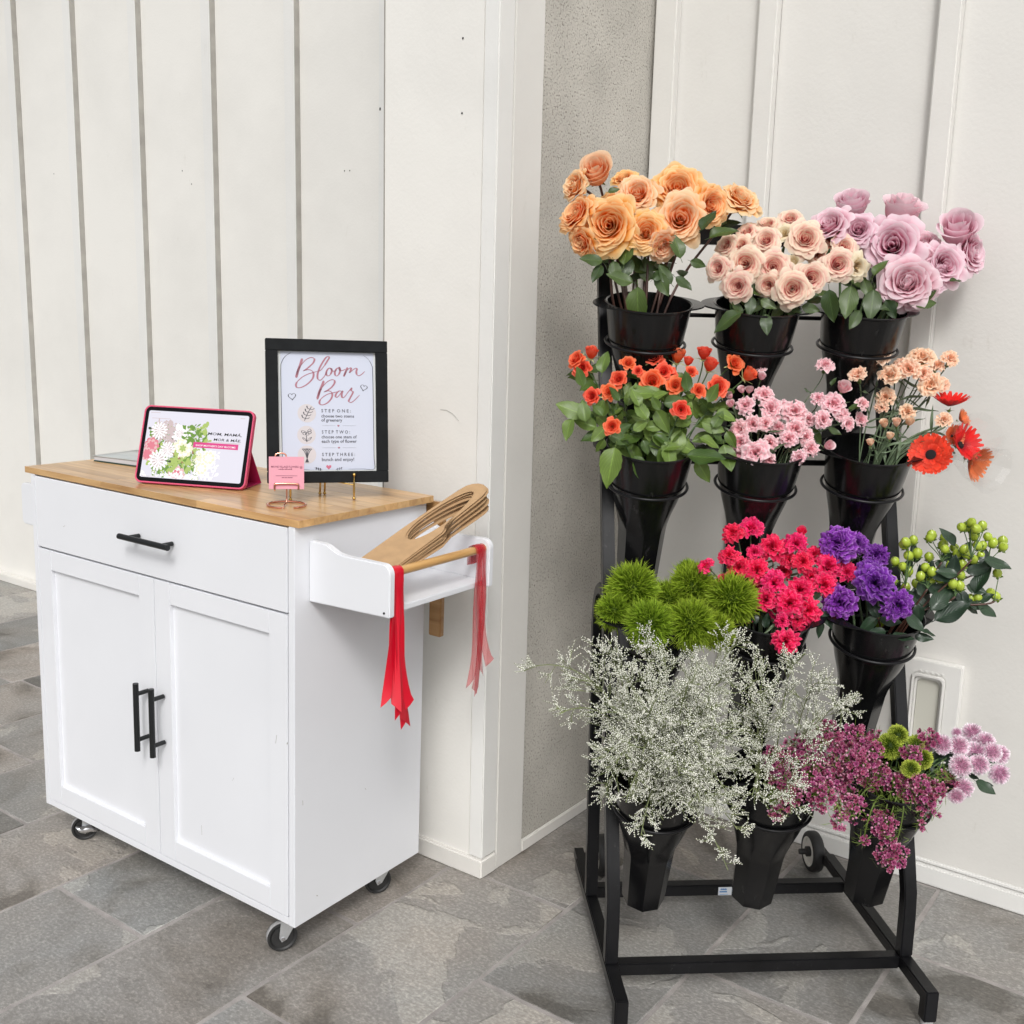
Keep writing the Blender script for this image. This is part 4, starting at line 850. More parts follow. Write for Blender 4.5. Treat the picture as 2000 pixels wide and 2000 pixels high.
# wheels at the back
for u in (.060, .566):
    c = (u, .557, .048); q = G()
    q.lathe([(.034, -.013), (.040, -.0145), (.0455, -.011), (.0475, -.006), (.0475, .006), (.0455, .011), (.040, .0145), (.034, .013)], 40, c, (1, 0, 0)); wh = part('wheel', q, M['rubber'], st, smooth=50)
    q = G(); q.lathe([(.012, -.0085), (.030, -.0085), (.031, -.0135), (.0345, -.0135), (.0345, .0135), (.031, .0135), (.030, .0085), (.012, .0085)], 40, c, (1, 0, 0)); part('rim', q, M['wheelw'], wh, smooth=40)
    q = G(); q.lathe([(0, -.034), (.006, -.034), (.0068, -.030), (.0068, -.019), (.0120, -.017), (.0120, .017), (0, .017)], 20, c, (1, 0, 0)); part('axle_cap', q, M['rubber'], wh, smooth=40)
    q = G(); q.tube([(u+(.012 if u > .3 else -.012), .557, .048), (u+(.024 if u > .3 else -.050), .557, .048)], .006, 10); q.box(*((.573, .592) if u > .3 else (-.005, .016)), .5005, .570, .040, .060); part('axle_arm', q, M['steel'], st)

ROWS = {1: (.385, 1.312), 2: (.305, 1.040), 3: (.200, .738), 4: (.100, .452)}
TILT = math.radians(15); AX = np.array([0, -math.sin(TILT), math.cos(TILT)]); FRN = np.array([0, -math.cos(TILT), -math.sin(TILT)])
UC = {c: .072+.218*(c-1) for c in (1, 2, 3)}; HB = .30
MOUTH = {}
def bucket_meshes():
    n = 64; th = np.arange(n)*2*np.pi/n
    octa = math.cos(math.pi/8)/np.cos((th % (math.pi/4))-math.pi/8)
    pr = [(.0, .0005, 1), (.036, .0005, 1), (.0405, .004, 1), (.0465, .120, 1), (.0480, .132, .85), (.055, .160, .45), (.0640, .190, .12), (.0722, .222, 0), (.0738, .2235, 0), (.0745, .226, 0), (.0835, .2945, 0), (.0868, .2965, 0), (.0872, .2995, 0), (.0850, .3005, 0),
          (.0818, .299, 0), (.0730, .228, 0), (.0620, .190, .12), (.0530, .160, .45), (.0450, .125, 1), (.039, .008, 1), (0, .007, 1)]
    q = G(); V = []
    for r_, z, m_ in pr:
        rr_ = r_*((1-m_)+m_*octa*1.02); V.append(np.stack([rr_*np.cos(th), rr_*np.sin(th), np.full(n, z)], 1))
    k = len(pr); q.add(np.concatenate(V), [(i*n+j, i*n+(j+1) % n, (i+1)*n+(j+1) % n, (i+1)*n+j) for i in range(k-1) for j in range(n)])
    body = q.mesh('body', M['plastic'], 0, 28)
    q = G()
    for s_ in (1,):
        A = np.linspace(-math.radians(40), math.radians(40), 17); ext = .0255*np.cos(A/math.radians(40)*math.pi/2)**1.3
        out = [((.0868+e_)*math.cos(a), (.0868+e_)*math.sin(a)) for a, e_ in zip(A, ext)]; inn = [(.0845*math.cos(a), .0845*math.sin(a)) for a in A]
        V = [(x, y, .2995-.05*(math.hypot(x, y)-.0868)) for x, y in out]+[(x, y, .2995) for x, y in inn]+[(x, y, .2965-.05*(math.hypot(x, y)-.0868)) for x, y in out]+[(x, y, .2965) for x, y in inn]
        m_ = len(A); Fs = []
        for i in range(m_-1): Fs += [(i, i+1, m_+i+1, m_+i), (2*m_+i, 3*m_+i, 3*m_+i+1, 2*m_+i+1), (i, 2*m_+i, 2*m_+i+1, i+1)]
        q.add(V, Fs)
    return body, q.mesh('handle_tab', M['plastic'], .0006, 40)
BM_, TABM = bucket_meshes()
rown = {1: 'top', 2: 'second', 3: 'third', 4: 'bottom'}; coln = {1: 'left', 2: 'middle', 3: 'right'}
fill = {(1, 1): 'peach roses', (1, 2): 'small blush pink roses', (1, 3): 'big mauve pink roses', (2, 1): 'orange spray roses', (2, 2): 'small pink carnations', (2, 3): 'apricot carnations and red gerberas', (3, 1): 'green fuzzy ball flowers', (3, 2): 'cerise carnations', (3, 3): 'violet carnations and green berries', (4, 1): 'white statice', (4, 2): 'statice and pink waxflower', (4, 3): 'waxflower and pale pink poms'}
ringR = {1: (.079, .081), 2: (.079, .081), 3: (.080, .066), 4: (.0795, .064)}
R4 = RACK.to_3x3().to_4x4()
for r_ in ROWS:
    w_, z_ = ROWS[r_]
    for c_ in (1, 2, 3):
        u_ = UC[c_]+(.012 if (r_, c_) == (4, 3) else 0); top = np.array([u_, w_, z_]); bot = top-AX*HB
        mw = RACK @ Matrix(((1, FRN[0]*-1, AX[0], bot[0]), (0, -FRN[1], AX[1], bot[1]), (0, -FRN[2], AX[2], bot[2]), (0, 0, 0, 1)))
        b = thing('flower_bucket', f'black plastic flower bucket holding {fill[(r_, c_)]}, {coln[c_]} one of the {rown[r_]} row', 'bucket', mw, 'black flower buckets on the stand')
        sp_ = math.radians([5, -7, 3, -4, 8, -6, 6, -3, 7, -8, 4, -5][(r_-1)*3+c_-1]); link('body', BM_, b, Matrix.Rotation(sp_*1.5, 4, 'Z')); link('handle_tab', TABM, b, Matrix.Rotation(sp_, 4, 'Z')); link('handle_tab', TABM, b, Matrix.Rotation(math.pi+sp_, 4, 'Z'))
        MOUTH[(r_, c_)] = RO+RU*top[0]+RW*top[1]+np.array([0, 0, top[2]])
        # ring of the stand that holds it, with its arm to the cross bar
        rr_, dd = ringR[r_]; cc = top-AX*dd; q = G()
        q.tube([cc+rr_*(math.cos(a)*np.array([1, 0, 0])+math.sin(a)*FRN) for a in np.linspace(0, 2*math.pi, 48, endpoint=False)], .0030, 8, closed=True)
        back = cc-FRN*rr_; q.tube([back, np.array([u_, TW(back[2])-.004, back[2]])], .0045, 8); part('bucket_ring', q, M['steel'], st, smooth=70)
    zb = {1: 1.290, 2: 1.000, 3: .705, 4: .395}[r_]
    q = G(); q.tube([(.012, TW(zb)-.002, zb), (.568, TW(zb)-.002, zb)], .0045 if r_ in (1,) else .006, 10); part('cross_bar', q, M['steel'], st, smooth=70)
    for c_ in (1, 2, 3): 
        q = G(); q.tube([(UC[c_], TW(zb)-.002, zb), (UC[c_], TW(zb-.05)-.006, zb-.05)], .004, 8); part('ring_arm', q, M['steel'], st, smooth=70)
WMAT = lambda v: np.array([v[0]*RU[0]+v[1]*RW[0], v[0]*RU[1]+v[1]*RW[1], v[2]])
AXW = WMAT(AX)

# ================================================================== FLOWERS
def frame_to(z, roll=0.0):
    z = np.asarray(z, float); z /= np.linalg.norm(z); r = np.array([0, 0, 1.]) if abs(z[2]) < .95 else np.array([1., 0, 0])
    x = np.cross(r, z); x /= np.linalg.norm(x); y = np.cross(z, x)
    c, s_ = math.cos(roll), math.sin(roll); return x*c+y*s_, -x*s_+y*c, z
def mw_at(p, z, roll=0.0, sc=1.0, sq=(1, 1, 1)):
    x, y, z = frame_to(z, roll); x, y, z = x*sc*sq[0], y*sc*sq[1], z*sc*sq[2]
    return Matrix(((x[0], y[0], z[0], p[0]), (x[1], y[1], z[1], p[1]), (x[2], y[2], z[2], p[2]), (0, 0, 0, 1)))

def rose_mesh(name, mat, seed, N_=30, H=1.30, openness=1.0, curl=.16, ruf=.03, cup=.25, ns=9, nt=8):
    """garden rose of radius 1; petals stand in a spiral and the outer ones bend out at the rim"""
    r_ = random.Random(seed); q = G(); s = np.linspace(-1, 1, ns); t = np.linspace(0, 1, nt); Sg, Tg = np.meshgrid(s, t)
    for i in range(N_):
        f = (i+.5)/N_; ang = i*2.39996+r_.uniform(-.25, .25)
        r1 = (.02+.915*f**.84)*openness*r_.uniform(.94, 1.04)
        hw = (2.3-1.75*f**.6)*r_.uniform(.9, 1.12)*(.74 if f > .6 else .85)
        top = (cup*1.0-.42*(1-f)**1.5*cup*2.2) if cup > 0 else 0
        top = .16+.10*math.sin(f*math.pi)-.22*f**2+r_.uniform(-.035, .035)-cup*.12*math.exp(-(f/.22)**2)+.07*math.exp(-(f/.10)**2)
        zb = -H*.60
        edge = 1-.20*np.abs(Sg)**3.0-(.06*np.abs(Sg)**8)
        tt = Tg*edge
        lay = .58*min(1.0, max(0.0, (f-.10)/.40))
        up_ = np.sin(np.clip(tt*1.28, 0, 1)*np.pi/2)**.85; bowl = .30*up_+.70*tt**(1.05)
        prof = up_*(1-lay)+bowl*lay
        rad = .05+(r1-.05)*prof
        z = zb+(top-zb)*(tt*(1-lay)+np.sin(tt*np.pi/2)**.62*lay)
        k = np.clip((tt-.66)/.34, 0, 1)**1.6; cu = curl*(.25+f*1.25)*r_.uniform(.7, 1.3)
        rad = rad+k*cu*.9; z = z-k*cu*(.30+.75*f)*1.1
        rf = ruf*(.5+f)*r_.uniform(.5, 1.5); ph = r_.uniform(0, 6.28)
        z = z+rf*np.sin(Sg*5.5+ph)*tt**3; rad = rad+rf*np.cos(Sg*4.3+ph)*tt**3
        width = .35+.65*np.sin(np.clip(tt*1.15, 0, 1)*np.pi/2)
        phi = ang+Sg*hw*width; rad = rad*(1-.035*Sg)        # spiral overlap
        V = np.stack([rad*np.cos(phi), rad*np.sin(phi), z], -1)
        rnd = r_.random(); C = np.stack([np.full_like(tt, f), tt, np.full_like(tt, rnd)], -1); q.grid(V, C)
    return q.mesh(name, mat, 0, 180)
def bud_mesh(name, mat, seed, N_=14):
    r_ = random.Random(seed); q = G(); s = np.linspace(-1, 1, 9); t = np.linspace(0, 1, 9); Sg, Tg = np.meshgrid(s, t)
    for i in range(N_):
        f = (i+.5)/N_; ang = i*2.39996+r_.uniform(-.2, .2); r1 = .10+.60*f**.8
        edge = 1-.22*np.abs(Sg)**2.6; tt = Tg*edge; bulge = np.sin(np.clip(tt*1.05, 0, 1)*np.pi*.62)
        top = .95-.22*f+r_.uniform(-.05, .05); rad = .06+(r1)*bulge*1.08; z = -.85+(top+.85)*tt
        k = np.clip((tt-.74)/.26, 0, 1)**1.5; cu = .20*f*r_.uniform(.7, 1.6); rad = rad+k*cu*1.2; z = z-k*cu*.7
        z = z+.02*np.sin(Sg*5+i)*tt**3
        phi = ang+Sg*(1.35-.35*f)*(.4+.6*np.sin(np.clip(tt*1.2, 0, 1)*np.pi/2)); rad = rad*(1-.04*Sg)
        q.grid(np.stack([rad*np.cos(phi), rad*np.sin(phi), z], -1), np.stack([np.full_like(tt, .55+.45*f), .3+.7*tt, np.full_like(tt, r_.random())], -1))
    return q.mesh(name, mat, 0, 180)
def carn_mesh(name, mat, seed, N_=34, ruf=.11, dome=.34, frill=1.0, ns=15, nt=7, teeth=.05):
    """carnation of radius 1: frilled fan petals, upright in the middle, spreading outside"""
    r_ = random.Random(seed); q = G(); s = np.linspace(-1, 1, ns); t = np.linspace(0, 1, nt); Sg, Tg = np.meshgrid(s, t)
    saw = np.where(np.arange(ns) % 2 == 0, 1.0, 1-teeth)[None, :]
    for i in range(N_):
        f = (i+.5)/N_; ang = i*2.39996+r_.uniform(-.5, .5); r1 = min(1.0, .08+.92*f**.55*r_.uniform(.85, 1.08))
        edge = (1-.12*np.abs(Sg)**3)*saw**(Tg**4); tt = Tg*edge; zb = -.78
        top = dome*math.sqrt(max(0, 1-r1**2))*1.5-.12+.09*r_.uniform(-1, 1)
        rad = .03+(r1-.03)*tt**.85; up = np.sin(np.clip(tt*1.25, 0, 1)*np.pi/2)
        z = zb+(top-zb)*up; k = np.clip((tt-.78)/.22, 0, 1)**1.4; z = z-k*.13*f+k*(1-f)*.02
        ph = r_.uniform(0, 6.28); am = ruf*frill*np.clip((tt-.3)/.7, 0, 1)**1.2
        fr = r_.uniform(3.8, 6.5)*(1+.25*f); z = z+am*(.9+.3*f)*np.sin(Sg*fr+ph); rad = np.abs(rad+am*.75*np.cos(Sg*fr*.93+ph*1.7))
        sweep_ = (.75-.28*f)/max(.32, r1)**.5; phi = ang+Sg*sweep_*(.25+.75*np.clip(tt*1.1, 0, 1))*r_.uniform(.85, 1.2)
        q.grid(np.stack([rad*np.cos(phi), rad*np.sin(phi), z], -1), np.stack([np.full_like(tt, r1), tt, np.full_like(tt, r_.random())], -1))
    return q.mesh(name, mat, 0, 180)
def gerbera_mesh(name, mat, seed, cone=.35, rings=((30, 1.0), (28, .90), (24, .70))):
    r_ = random.Random(seed); q = G(); s = np.linspace(-1, 1, 5); t = np.linspace(0, 1, 8); Sg, Tg = np.meshgrid(s, t)
    for li, (n_, L) in enumerate(rings):
        for k in range(n_):
            a = 2*math.pi*(k+.5*li)/n_+r_.uniform(-.04, .04); l = L*r_.uniform(.92, 1.04); wd_ = .112*r_.uniform(.85, 1.1)
            wp = np.sin(np.clip(.16+Tg*.80, 0, 1)**1.15*np.pi)**.42*wd_*(.75+.45*Tg); x = .14+(l-.14)*Tg; y = Sg*wp
            z = cone*x**1.4+.035*li+.012*np.sin(Tg*3+k)-.04*Tg**3*(r_.uniform(-.2, 1.0))-.03*(1-np.abs(Sg))+.012*np.cos(Sg*9)
            X = x*math.cos(a)-y*math.sin(a); Y = x*math.sin(a)+y*math.cos(a); f = np.full_like(Tg, .3+.7*1)*np.clip(Tg*1.6, 0, 1)
            q.grid(np.stack([X, Y, z], -1), np.stack([f, Tg, np.full_like(Tg, r_.random())], -1))
    return q.mesh(name, mat, 0, 180)
def trick_mesh(name, mat, seed, n_=2600):
    r_ = np.random.RandomState(seed); q = G(); V = []; Fs = []; C = []
    i = np.arange(n_); ph = i*2.39996; z = 1-2*(i+.5)/n_; rr_ = np.sqrt(1-z*z); D = np.stack([rr_*np.cos(ph), rr_*np.sin(ph), z], 1)+r_.normal(0, .05, (n_, 3)); D /= np.linalg.norm(D, axis=1)[:, None]
    for d in D:
        sd_ = np.cross(d, r_.normal(0, 1, 3)); sd_ /= np.linalg.norm(sd_); bend = r_.normal(0, .10, 3); L = r_.uniform(.86, 1.04)*(1+.07*math.sin(d[0]*4+seed)*math.cos(d[1]*5+d[2]*3)); wv = .017
        p0 = d*.45; p1 = d*(.45+.75*(L-.45))+bend*.35; p2 = d*L+bend; b = len(V)
        V += [p0-sd_*wv*.8, p0+sd_*wv*.8, p1-sd_*wv, p1+sd_*wv, p2]; Fs += [(b, b+1, b+3, b+2), (b+2, b+3, b+4)]; rn = r_.rand()
        C += [(0, .0, rn), (0, .0, rn), (.5, .55, rn), (.5, .55, rn), (1, 1, rn)]
    q.add(V, Fs, C); q.ball((0, 0, 0), .52, 14); q.c[-1][:] = (.0, .0, .1); return q.mesh(name, mat, 0, 180)
def pom_mesh(name, mat, seed, n_=230, size=.17):
    r_ = np.random.RandomState(seed); q = G(); V = []; Fs = []; C = []
    for i in range(n_):
        f = (i+.5)/n_; ph = i*2.39996; ct = 1-1.45*f; stt = math.sqrt(max(0, 1-ct*ct)); d = np.array([stt*math.cos(ph), stt*math.sin(ph), ct*.92])
        d = d+r_.normal(0, .03, 3); sd_ = np.cross(d, [0, 0, 1.0])+1e-3; sd_ /= np.linalg.norm(sd_); up = np.cross(sd_, d); w_ = size*(.5+.6*f); b = len(V)
        ln2 = r_.uniform(.9, 1.12); p0 = d*.55; p1 = d*.95*ln2+up*.03; p2 = d*1.10*ln2+up*w_*.75*(.5+r_.rand()); rn = r_.rand()
        V += [p0-sd_*w_*.35, p0+sd_*w_*.35, p1-sd_*w_*.55, p1+sd_*w_*.55, p2-sd_*w_*.38, p2+sd_*w_*.38]; Fs += [(b, b+1, b+3, b+2), (b+2, b+3, b+5, b+4)]
        C += [(f, .2, rn)]*2+[(f, .75, rn)]*2+[(f, 1, rn)]*2
    q.add(V, Fs, C); q.ball((0, 0, -.05), .60, 12); q.c[-1][:] = (.1, .0, .0); return q.mesh(name, mat, 0, 180)
def leaf_mesh(name, mat, seed, fold=.22, droop=.25, wid=.62, serr=.03, tip=1.0):
    """ovate leaf of length 1 along +y, upper side +z"""
    r_ = random.Random(seed); q = G(); s = np.linspace(-1, 1, 9); t = np.linspace(0, 1, 13); Sg, Tg = np.meshgrid(s, t)
    half = wid/2*np.sin(np.clip(Tg, 0, 1)**.82*np.pi)**.82*(1-.18*Tg*tip); half[0] = .008; half[-1] = .002
    sw = 1+serr*np.where((np.arange(13) % 2 == 0), 1, -1)[:, None]*(np.abs(Sg) > .95)
    x = Sg*half*sw; y = Tg; z = fold*np.abs(x)-droop*Tg**2+.035*np.sin(Tg*9+r_.uniform(0, 6))*np.abs(Sg)**1.5
    x = x+.05*math.sin(seed)*Tg**2
    q.grid(np.stack([x, y, z], -1), np.stack([np.abs(Sg)+.001, Tg, np.full_like(Tg, .5)], -1))
    st_ = [(0, -.16, .03), (0, -.05, .0), (0, .02, 0)]; q.tube(st_, .011, 5, c=(.5, .5, .5)); return q.mesh(name, mat, 0, 180)
def calyx_mesh(name, mat, L=.9, r0=.10, r1=.34, sep=5, seplen=.75, seed=0):
    """hip and sepals under a bloom of radius 1; the top meets the petals at z=-.6"""
    r_ = random.Random(seed); q = G(); q.lathe([(0.001, -.66-L*.0-.34), (r0*1.1, -.98), (r1*.72, -.84), (r1*.85, -.74), (r1*.6, -.62)], 12)
    for k in range(sep):
        a = 2*math.pi*k/sep+r_.uniform(-.2, .2); d = np.array([math.cos(a), math.sin(a), 0]); p = np.array([-d[1], d[0], 0]); up = np.array([0, 0, 1.]); rows = []; dr_ = r_.uniform(-.4, .9)
        for t_ in np.linspace(0, 1, 5):
            c_ = d*(r1*.7+seplen*t_*.75)+up*(-.74+seplen*(.35*t_-dr_*.55*t_*t_)); wv = .13*(1-t_)**.7*(1 if t_ > 0 else .8); rows.append([c_-p*wv, c_+up*.02, c_+p*wv])
        q.grid(np.array(rows))
    return q.mesh(name, mat, 0, 60)
def cup_mesh(name, mat):
    """tube calyx of a carnation"""
    q = G(); q.lathe([(.05, -1.55), (.15, -1.50), (.19, -1.2), (.22, -.85), (.20, -.55), (.30, -.42)], 10)
    for k in range(4):
        a = 2*math.pi*k/4+.4; d = np.array([math.cos(a), math.sin(a), 0]); p = np.array([-d[1], d[0], 0]); q.grid(np.array([[d*.12-p*.1+np.array([0, 0, -1.55]), d*.13+p*.1+np.array([0, 0, -1.55])], [d*.25-p*.09+np.array([0, 0, -1.3]), d*.25+p*.09+np.array([0, 0, -1.3])], [d*.24+np.array([0, 0, -1.0]), d*.241+np.array([0, 0, -1.0])]]))
    return q.mesh(name, mat, 0, 60)
LEAF = {k: [leaf_mesh('leaf', M[m_], i, f_, d_, w_, s_) for i, (f_, d_) in enumerate(((.22, .25), (.10, .05), (.35, .40), (.15, -.10)))] for k, m_, w_, s_ in (('rose', 'leaf', .60, .03), ('bright', 'leaf_b', .64, .03), ('dark', 'leaf_d', .56, 0.0), ('narrow', 'stem_g', .13, 0.0))}
CAL = [calyx_mesh('calyx', M['calyx'], seed=i) for i in range(3)]; CALP = [calyx_mesh('calyx', M['calyx_l'], seplen=1.15, seed=i+5) for i in range(3)]; CUP = cup_mesh('calyx', M['calyx'])

ORD = ['leftmost', 'second from left', 'third from left', 'fourth from left', 'fifth from left', 'sixth from left', 'seventh from left', 'eighth from left', 'ninth from left', 'tenth from left', 'eleventh from left', 'twelfth from left']
REG = []     # every flower head: (root, px, py, bunch key)
def facing(P, fx, fy):
    v = CAM-np.asarray(P); v /= np.linalg.norm(v); k = math.sqrt(max(.04, 1-fx*fx-fy*fy)); d = v*k+RT*fx+UP*fy; return d/np.linalg.norm(d)
def stem_obj(root, base, key, P, face, mat, rad, lower=.17, spread=.045, rnd=None, tug=.06, bend=1.0):
    m_ = MOUTH[key]; r_ = rnd; a = r_.uniform(0, 6.28); rr_ = spread*math.sqrt(r_.random())
    e = RU*math.cos(a)+np.cross(AXW, RU)*math.sin(a); p0 = m_-AXW*lower+e*rr_*.5
    to = P-m_; lat = to-AXW*(to @ AXW); ln_ = np.linalg.norm(lat); lim = .058
    p1 = m_+(lat/max(ln_, 1e-6))*min(lim, ln_*.55)+e*rr_*.35-AXW*.02
    p2 = P-face*tug*bend
    if (p2-m_) @ AXW < .012: p2 = p2+AXW*(.02-((p2-m_) @ AXW))
    pts = np.vstack([np.linspace(p0, p1, 4)[:-1], bez([p1, p1+(p1-p0)/np.linalg.norm(p1-p0)*np.linalg.norm(P-p1)*.38, p2, P], 12)])
    q = G(); q.tube(pts-base, rad, 7); return part('stem', q, mat, root, smooth=180), pts
def put_leaf(root, base, mesh, p, direc, nrm, L, roll=0.0):
    y = np.asarray(direc, float); y /= np.linalg.norm(y); z = np.asarray(nrm, float); z = z-y*(z @ y); z /= np.linalg.norm(z)+1e-9; x = np.cross(y, z); q = np.asarray(p)-base
    return link('leaf', mesh, root, Matrix(((x[0]*L, y[0]*L, z[0]*L, q[0]), (x[1]*L, y[1]*L, z[1]*L, q[1]), (x[2]*L, y[2]*L, z[2]*L, q[2]), (0, 0, 0, 1))))
def bunch(key, kind, cat, look, heads, meshes, under, stemmat, srad, wfront, wback, seed, leaves=0, leafkind='rose', leafL=(.04, .06), name='rose', group=None, ulink=1.0, spread=.045, tug=.05, bendk=1.0, stretch=True, where=None, lowleaf=.0, grow=1.0):
    """heads: (px, py, radius px, fx, fy, variant or mesh index, optional depth shift)"""
    r_ = random.Random(seed); ys = [h[1] for h in heads]; y0, y1 = min(ys), max(ys); w0 = ROWS[key[0]][0]; out = []
    for h in heads:
        px, py, rp, fx, fy, vi = h[:6]; dw = h[6] if len(h) > 6 else 0
        t = (py-y0)/max(1, y1-y0); w_ = w0+wback+(wfront-wback)*t+dw+r_.uniform(-.006, .006)
        P = on_w(px, py, w_); R_ = rp*grow*depth(P)/F_PX; face = facing(P, fx, fy)
        base = MOUTH[key]-AXW*.17
        root = thing(name, '', cat, TR(base), group or f'{kind} in the {coln[key[1]]} bucket of the {rown[key[0]]} row')
        me = meshes[vi % len(meshes)]
        sc = R_; body = P-face*sc*.10
        L_ = [r_.uniform(.92, 1.08), r_.uniform(.92, 1.08)] if stretch else [1, 1]
        mw = mw_at(body-base, face, r_.uniform(0, 6.28), sc, (L_[0], L_[1], 1))
        link('bloom', me, root, mw)
        if under is not None:
            ul = under[len(out) % len(under)] if isinstance(under, list) else under; link('calyx', ul, root, mw_at(body-base, face, r_.uniform(0, 6), sc*ulink))
        sb_ = body-face*sc*(.9 if under is not CUP else 1.5*ulink)
        so_, pts = stem_obj(root, base, key, sb_, face, stemmat, srad, rnd=r_, spread=spread, tug=tug, bend=bendk)
        for k in range(leaves):
            i = min(len(pts)-2, r_.randint(max(4, int(len(pts)*(.40-lowleaf))), len(pts)-3)); tdir = pts[i+1]-pts[i]; tdir /= np.linalg.norm(tdir)
            rd = np.array([r_.gauss(0, 1), r_.gauss(0, 1), r_.gauss(0, .4)]); vdir = CAM-pts[i]; vdir /= np.linalg.norm(vdir)
            rd = rd+vdir*.4; rd /= np.linalg.norm(rd); d = tdir*.35+rd*.9
            put_leaf(root, base, r_.choice(LEAF[leafkind]), pts[i], d, np.array([0, 0, 1])*.7+vdir*.7+rd*.3, r_.uniform(*leafL))
        out.append((root, px, py, rp, fx, fy, pts, base))
    # labels by look and place
    nt_ = 1 if len(heads) <= 6 else (2 if len(heads) <= 14 else 3); order = sorted(range(len(out)), key=lambda i: out[i][2]); k = math.ceil(len(order)/nt_); names_ = {1: [''], 2: ['upper', 'lower'], 3: ['upper', 'middle', 'lower']}[nt_]
    big = sorted(h[2] for h in heads)[-1]
    for ti in range(nt_):
        idx = sorted(order[ti*k:(ti+1)*k], key=lambda i: out[i][1])
        for j, i in enumerate(idx):
            fx, fy = out[i][4], out[i][5]; rp = out[i][3]
            fd = 'facing viewer' if abs(fx) < .3 and fy < .45 else ('turned left' if fx < -.3 else ('turned right' if fx > .3 else 'tipped up'))
            sz = 'large' if rp > .85*big else ('small' if rp < .55*big else 'medium')
            pos = 'rightmost' if j == len(idx)-1 and len(idx) > 1 else ORD[min(j, 11)]
            tier = f'{names_[ti]} part of ' if nt_ > 1 else ''
            out[i][0]['label'] = f'{sz} {look} {fd}, {pos}, {tier}{rown[key[0]]} row {coln[key[1]]} bucket'
    return out
def Zs(lst, ox, oy, s_):
    return [(ox+h[0]*s_, oy+h[1]*s_, h[2]*s_, *h[3:]) for h in lst]
def extra_leaves(items, ox, oy, s_, owners, w_, kind, L_scale=1.0, seed=1):
    """(x, y, length px, direction deg in the picture (0 right, 90 up), tilt): leaves seen in the photo, given to the nearest stem"""
    r_ = random.Random(seed)
    for it in items:
        x, y, L, ang = it[:4]; px, py = ox+x*s_, oy+y*s_; dw = it[4] if len(it) > 4 else 0
        P = on_w(px, py, w_+dw); R_ = L*s_*depth(P)/F_PX; o = min(owners, key=lambda q: (q[1]-px)**2+(q[2]-py)**2)
        v = CAM-P; v /= np.linalg.norm(v); a = math.radians(ang); d = RT*math.cos(a)+UP*math.sin(a)+v*r_.uniform(-.1, .35)
        side = np.cross(d, v); nrm = v*.8+np.array([0, 0, .55])+side*r_.uniform(-.5, .5)
        put_leaf(o[0], o[7], r_.choice(LEAF[kind]), P, d, nrm, R_)

# ---- top left: peach roses
PR = [rose_mesh('bloom', M['peach'], i, 50, 1.20, 1.0, .12, .050, .4) for i in (1, 2, 3)]+[rose_mesh('bloom', M['peach2'], i, 40, 1.45, .98, .14, .05, .3) for i in (4, 5)]+[bud_mesh('bloom', M['peach2'], 6, 16)]
H11 = Zs([(435, 215, 118, -.15, .55, 5), (255, 300, 125, -.72, .35, 4), (265, 505, 140, -.62, .50, 0), (520, 600, 205, -.12, .12, 1), (310, 735, 120, -.72, -.30, 0, .03), (640, 245, 105, -.15, .72, 0, .05), (740, 355, 145, -.05, .45, 3), (1035, 320, 165, .02, .35, 2, .02), (1060, 545, 182, .05, .22, 4, -.01), (1300, 455, 140, .45, .18, 0), (1520, 385, 150, .42, .62, 3, .02), (800, 645, 140, .0, .25, 0), (560, 425, 110, -.1, .6, 1, .05), (930, 775, 120, .35, -.45, 3, .02)], 1050, 280, .264)
o11 = bunch((1, 1), 'peach roses', 'rose', 'peach orange rose', H11, PR, CAL, M['stem_r'], .0027, -.045, .055, 11, grow=1.18, leaves=3, leafL=(.035, .055), tug=.07, ulink=.8)
extra_leaves([(740, 1060, 300, -92, -.03), (705, 1030, 210, 165, -.03), (990, 1040, 170, 125), (640, 900, 230, 80, .02), (1060, 850, 210, 105), (1020, 990, 160, -35), (1270, 700, 220, 30, .02), (1210, 640, 200, 60), (480, 870, 180, 175), (470, 900, 160, -115), (880, 960, 200, -60, .01), (560, 870, 170, -80), (1130, 870, 130, -20, .02), (520, 360, 90, 20, .05), (850, 1010, 130, 40), (700, 860, 180, -120, .03)], 1050, 280, .264, o11, .355, 'rose')
# ---- top middle: blush roses
BR = [rose_mesh('bloom', M['blush_r'], i, 40, 1.2, 1.0, .15, .035, .3, 7, 7) for i in (11, 12, 13)]+[rose_mesh('bloom', M['cream'], 14, 26, 1.4, .9, .24, .06, .3, 7, 7), bud_mesh('bloom', M['cream'], 15, 10)]
H12 = Zs([(145, 515, 72, -.5, .1, 0), (310, 485, 98, -.12, .12, 1), (475, 505, 95, 0, .15, 2), (590, 635, 103, .02, .05, 0, -.01), (700, 570, 98, .15, .1, 1), (262, 625, 88, -.3, -.1, 2, .01), (445, 620, 72, -.2, -.15, 0, .02), (290, 380, 62, -.2, .35, 1), (432, 345, 78, -.1, .38, 2), (195, 380, 62, -.5, .35, 0), (320, 295, 62, -.2, .6, 2), (440, 252, 62, -.1, .7, 0, .02), (575, 220, 66, 0, .6, 1, .02), (668, 340, 103, .15, .3, 2, -.005), (540, 305, 62, -.05, .5, 3, .02), (740, 440, 60, .1, .1, 0, .03), (855, 490, 96, .15, .18, 1, -.02), (890, 385, 72, .25, .35, 2), (820, 340, 66, .1, .55, 0, .02), (970, 515, 84, .5, -.05, 3, -.01), (590, 480, 38, .1, .6, 4, .02), (900, 440, 75, .55, .3, 3, .03), (500, 620, 60, 0, -.3, 1, .05)], 1350, 350, .3364)
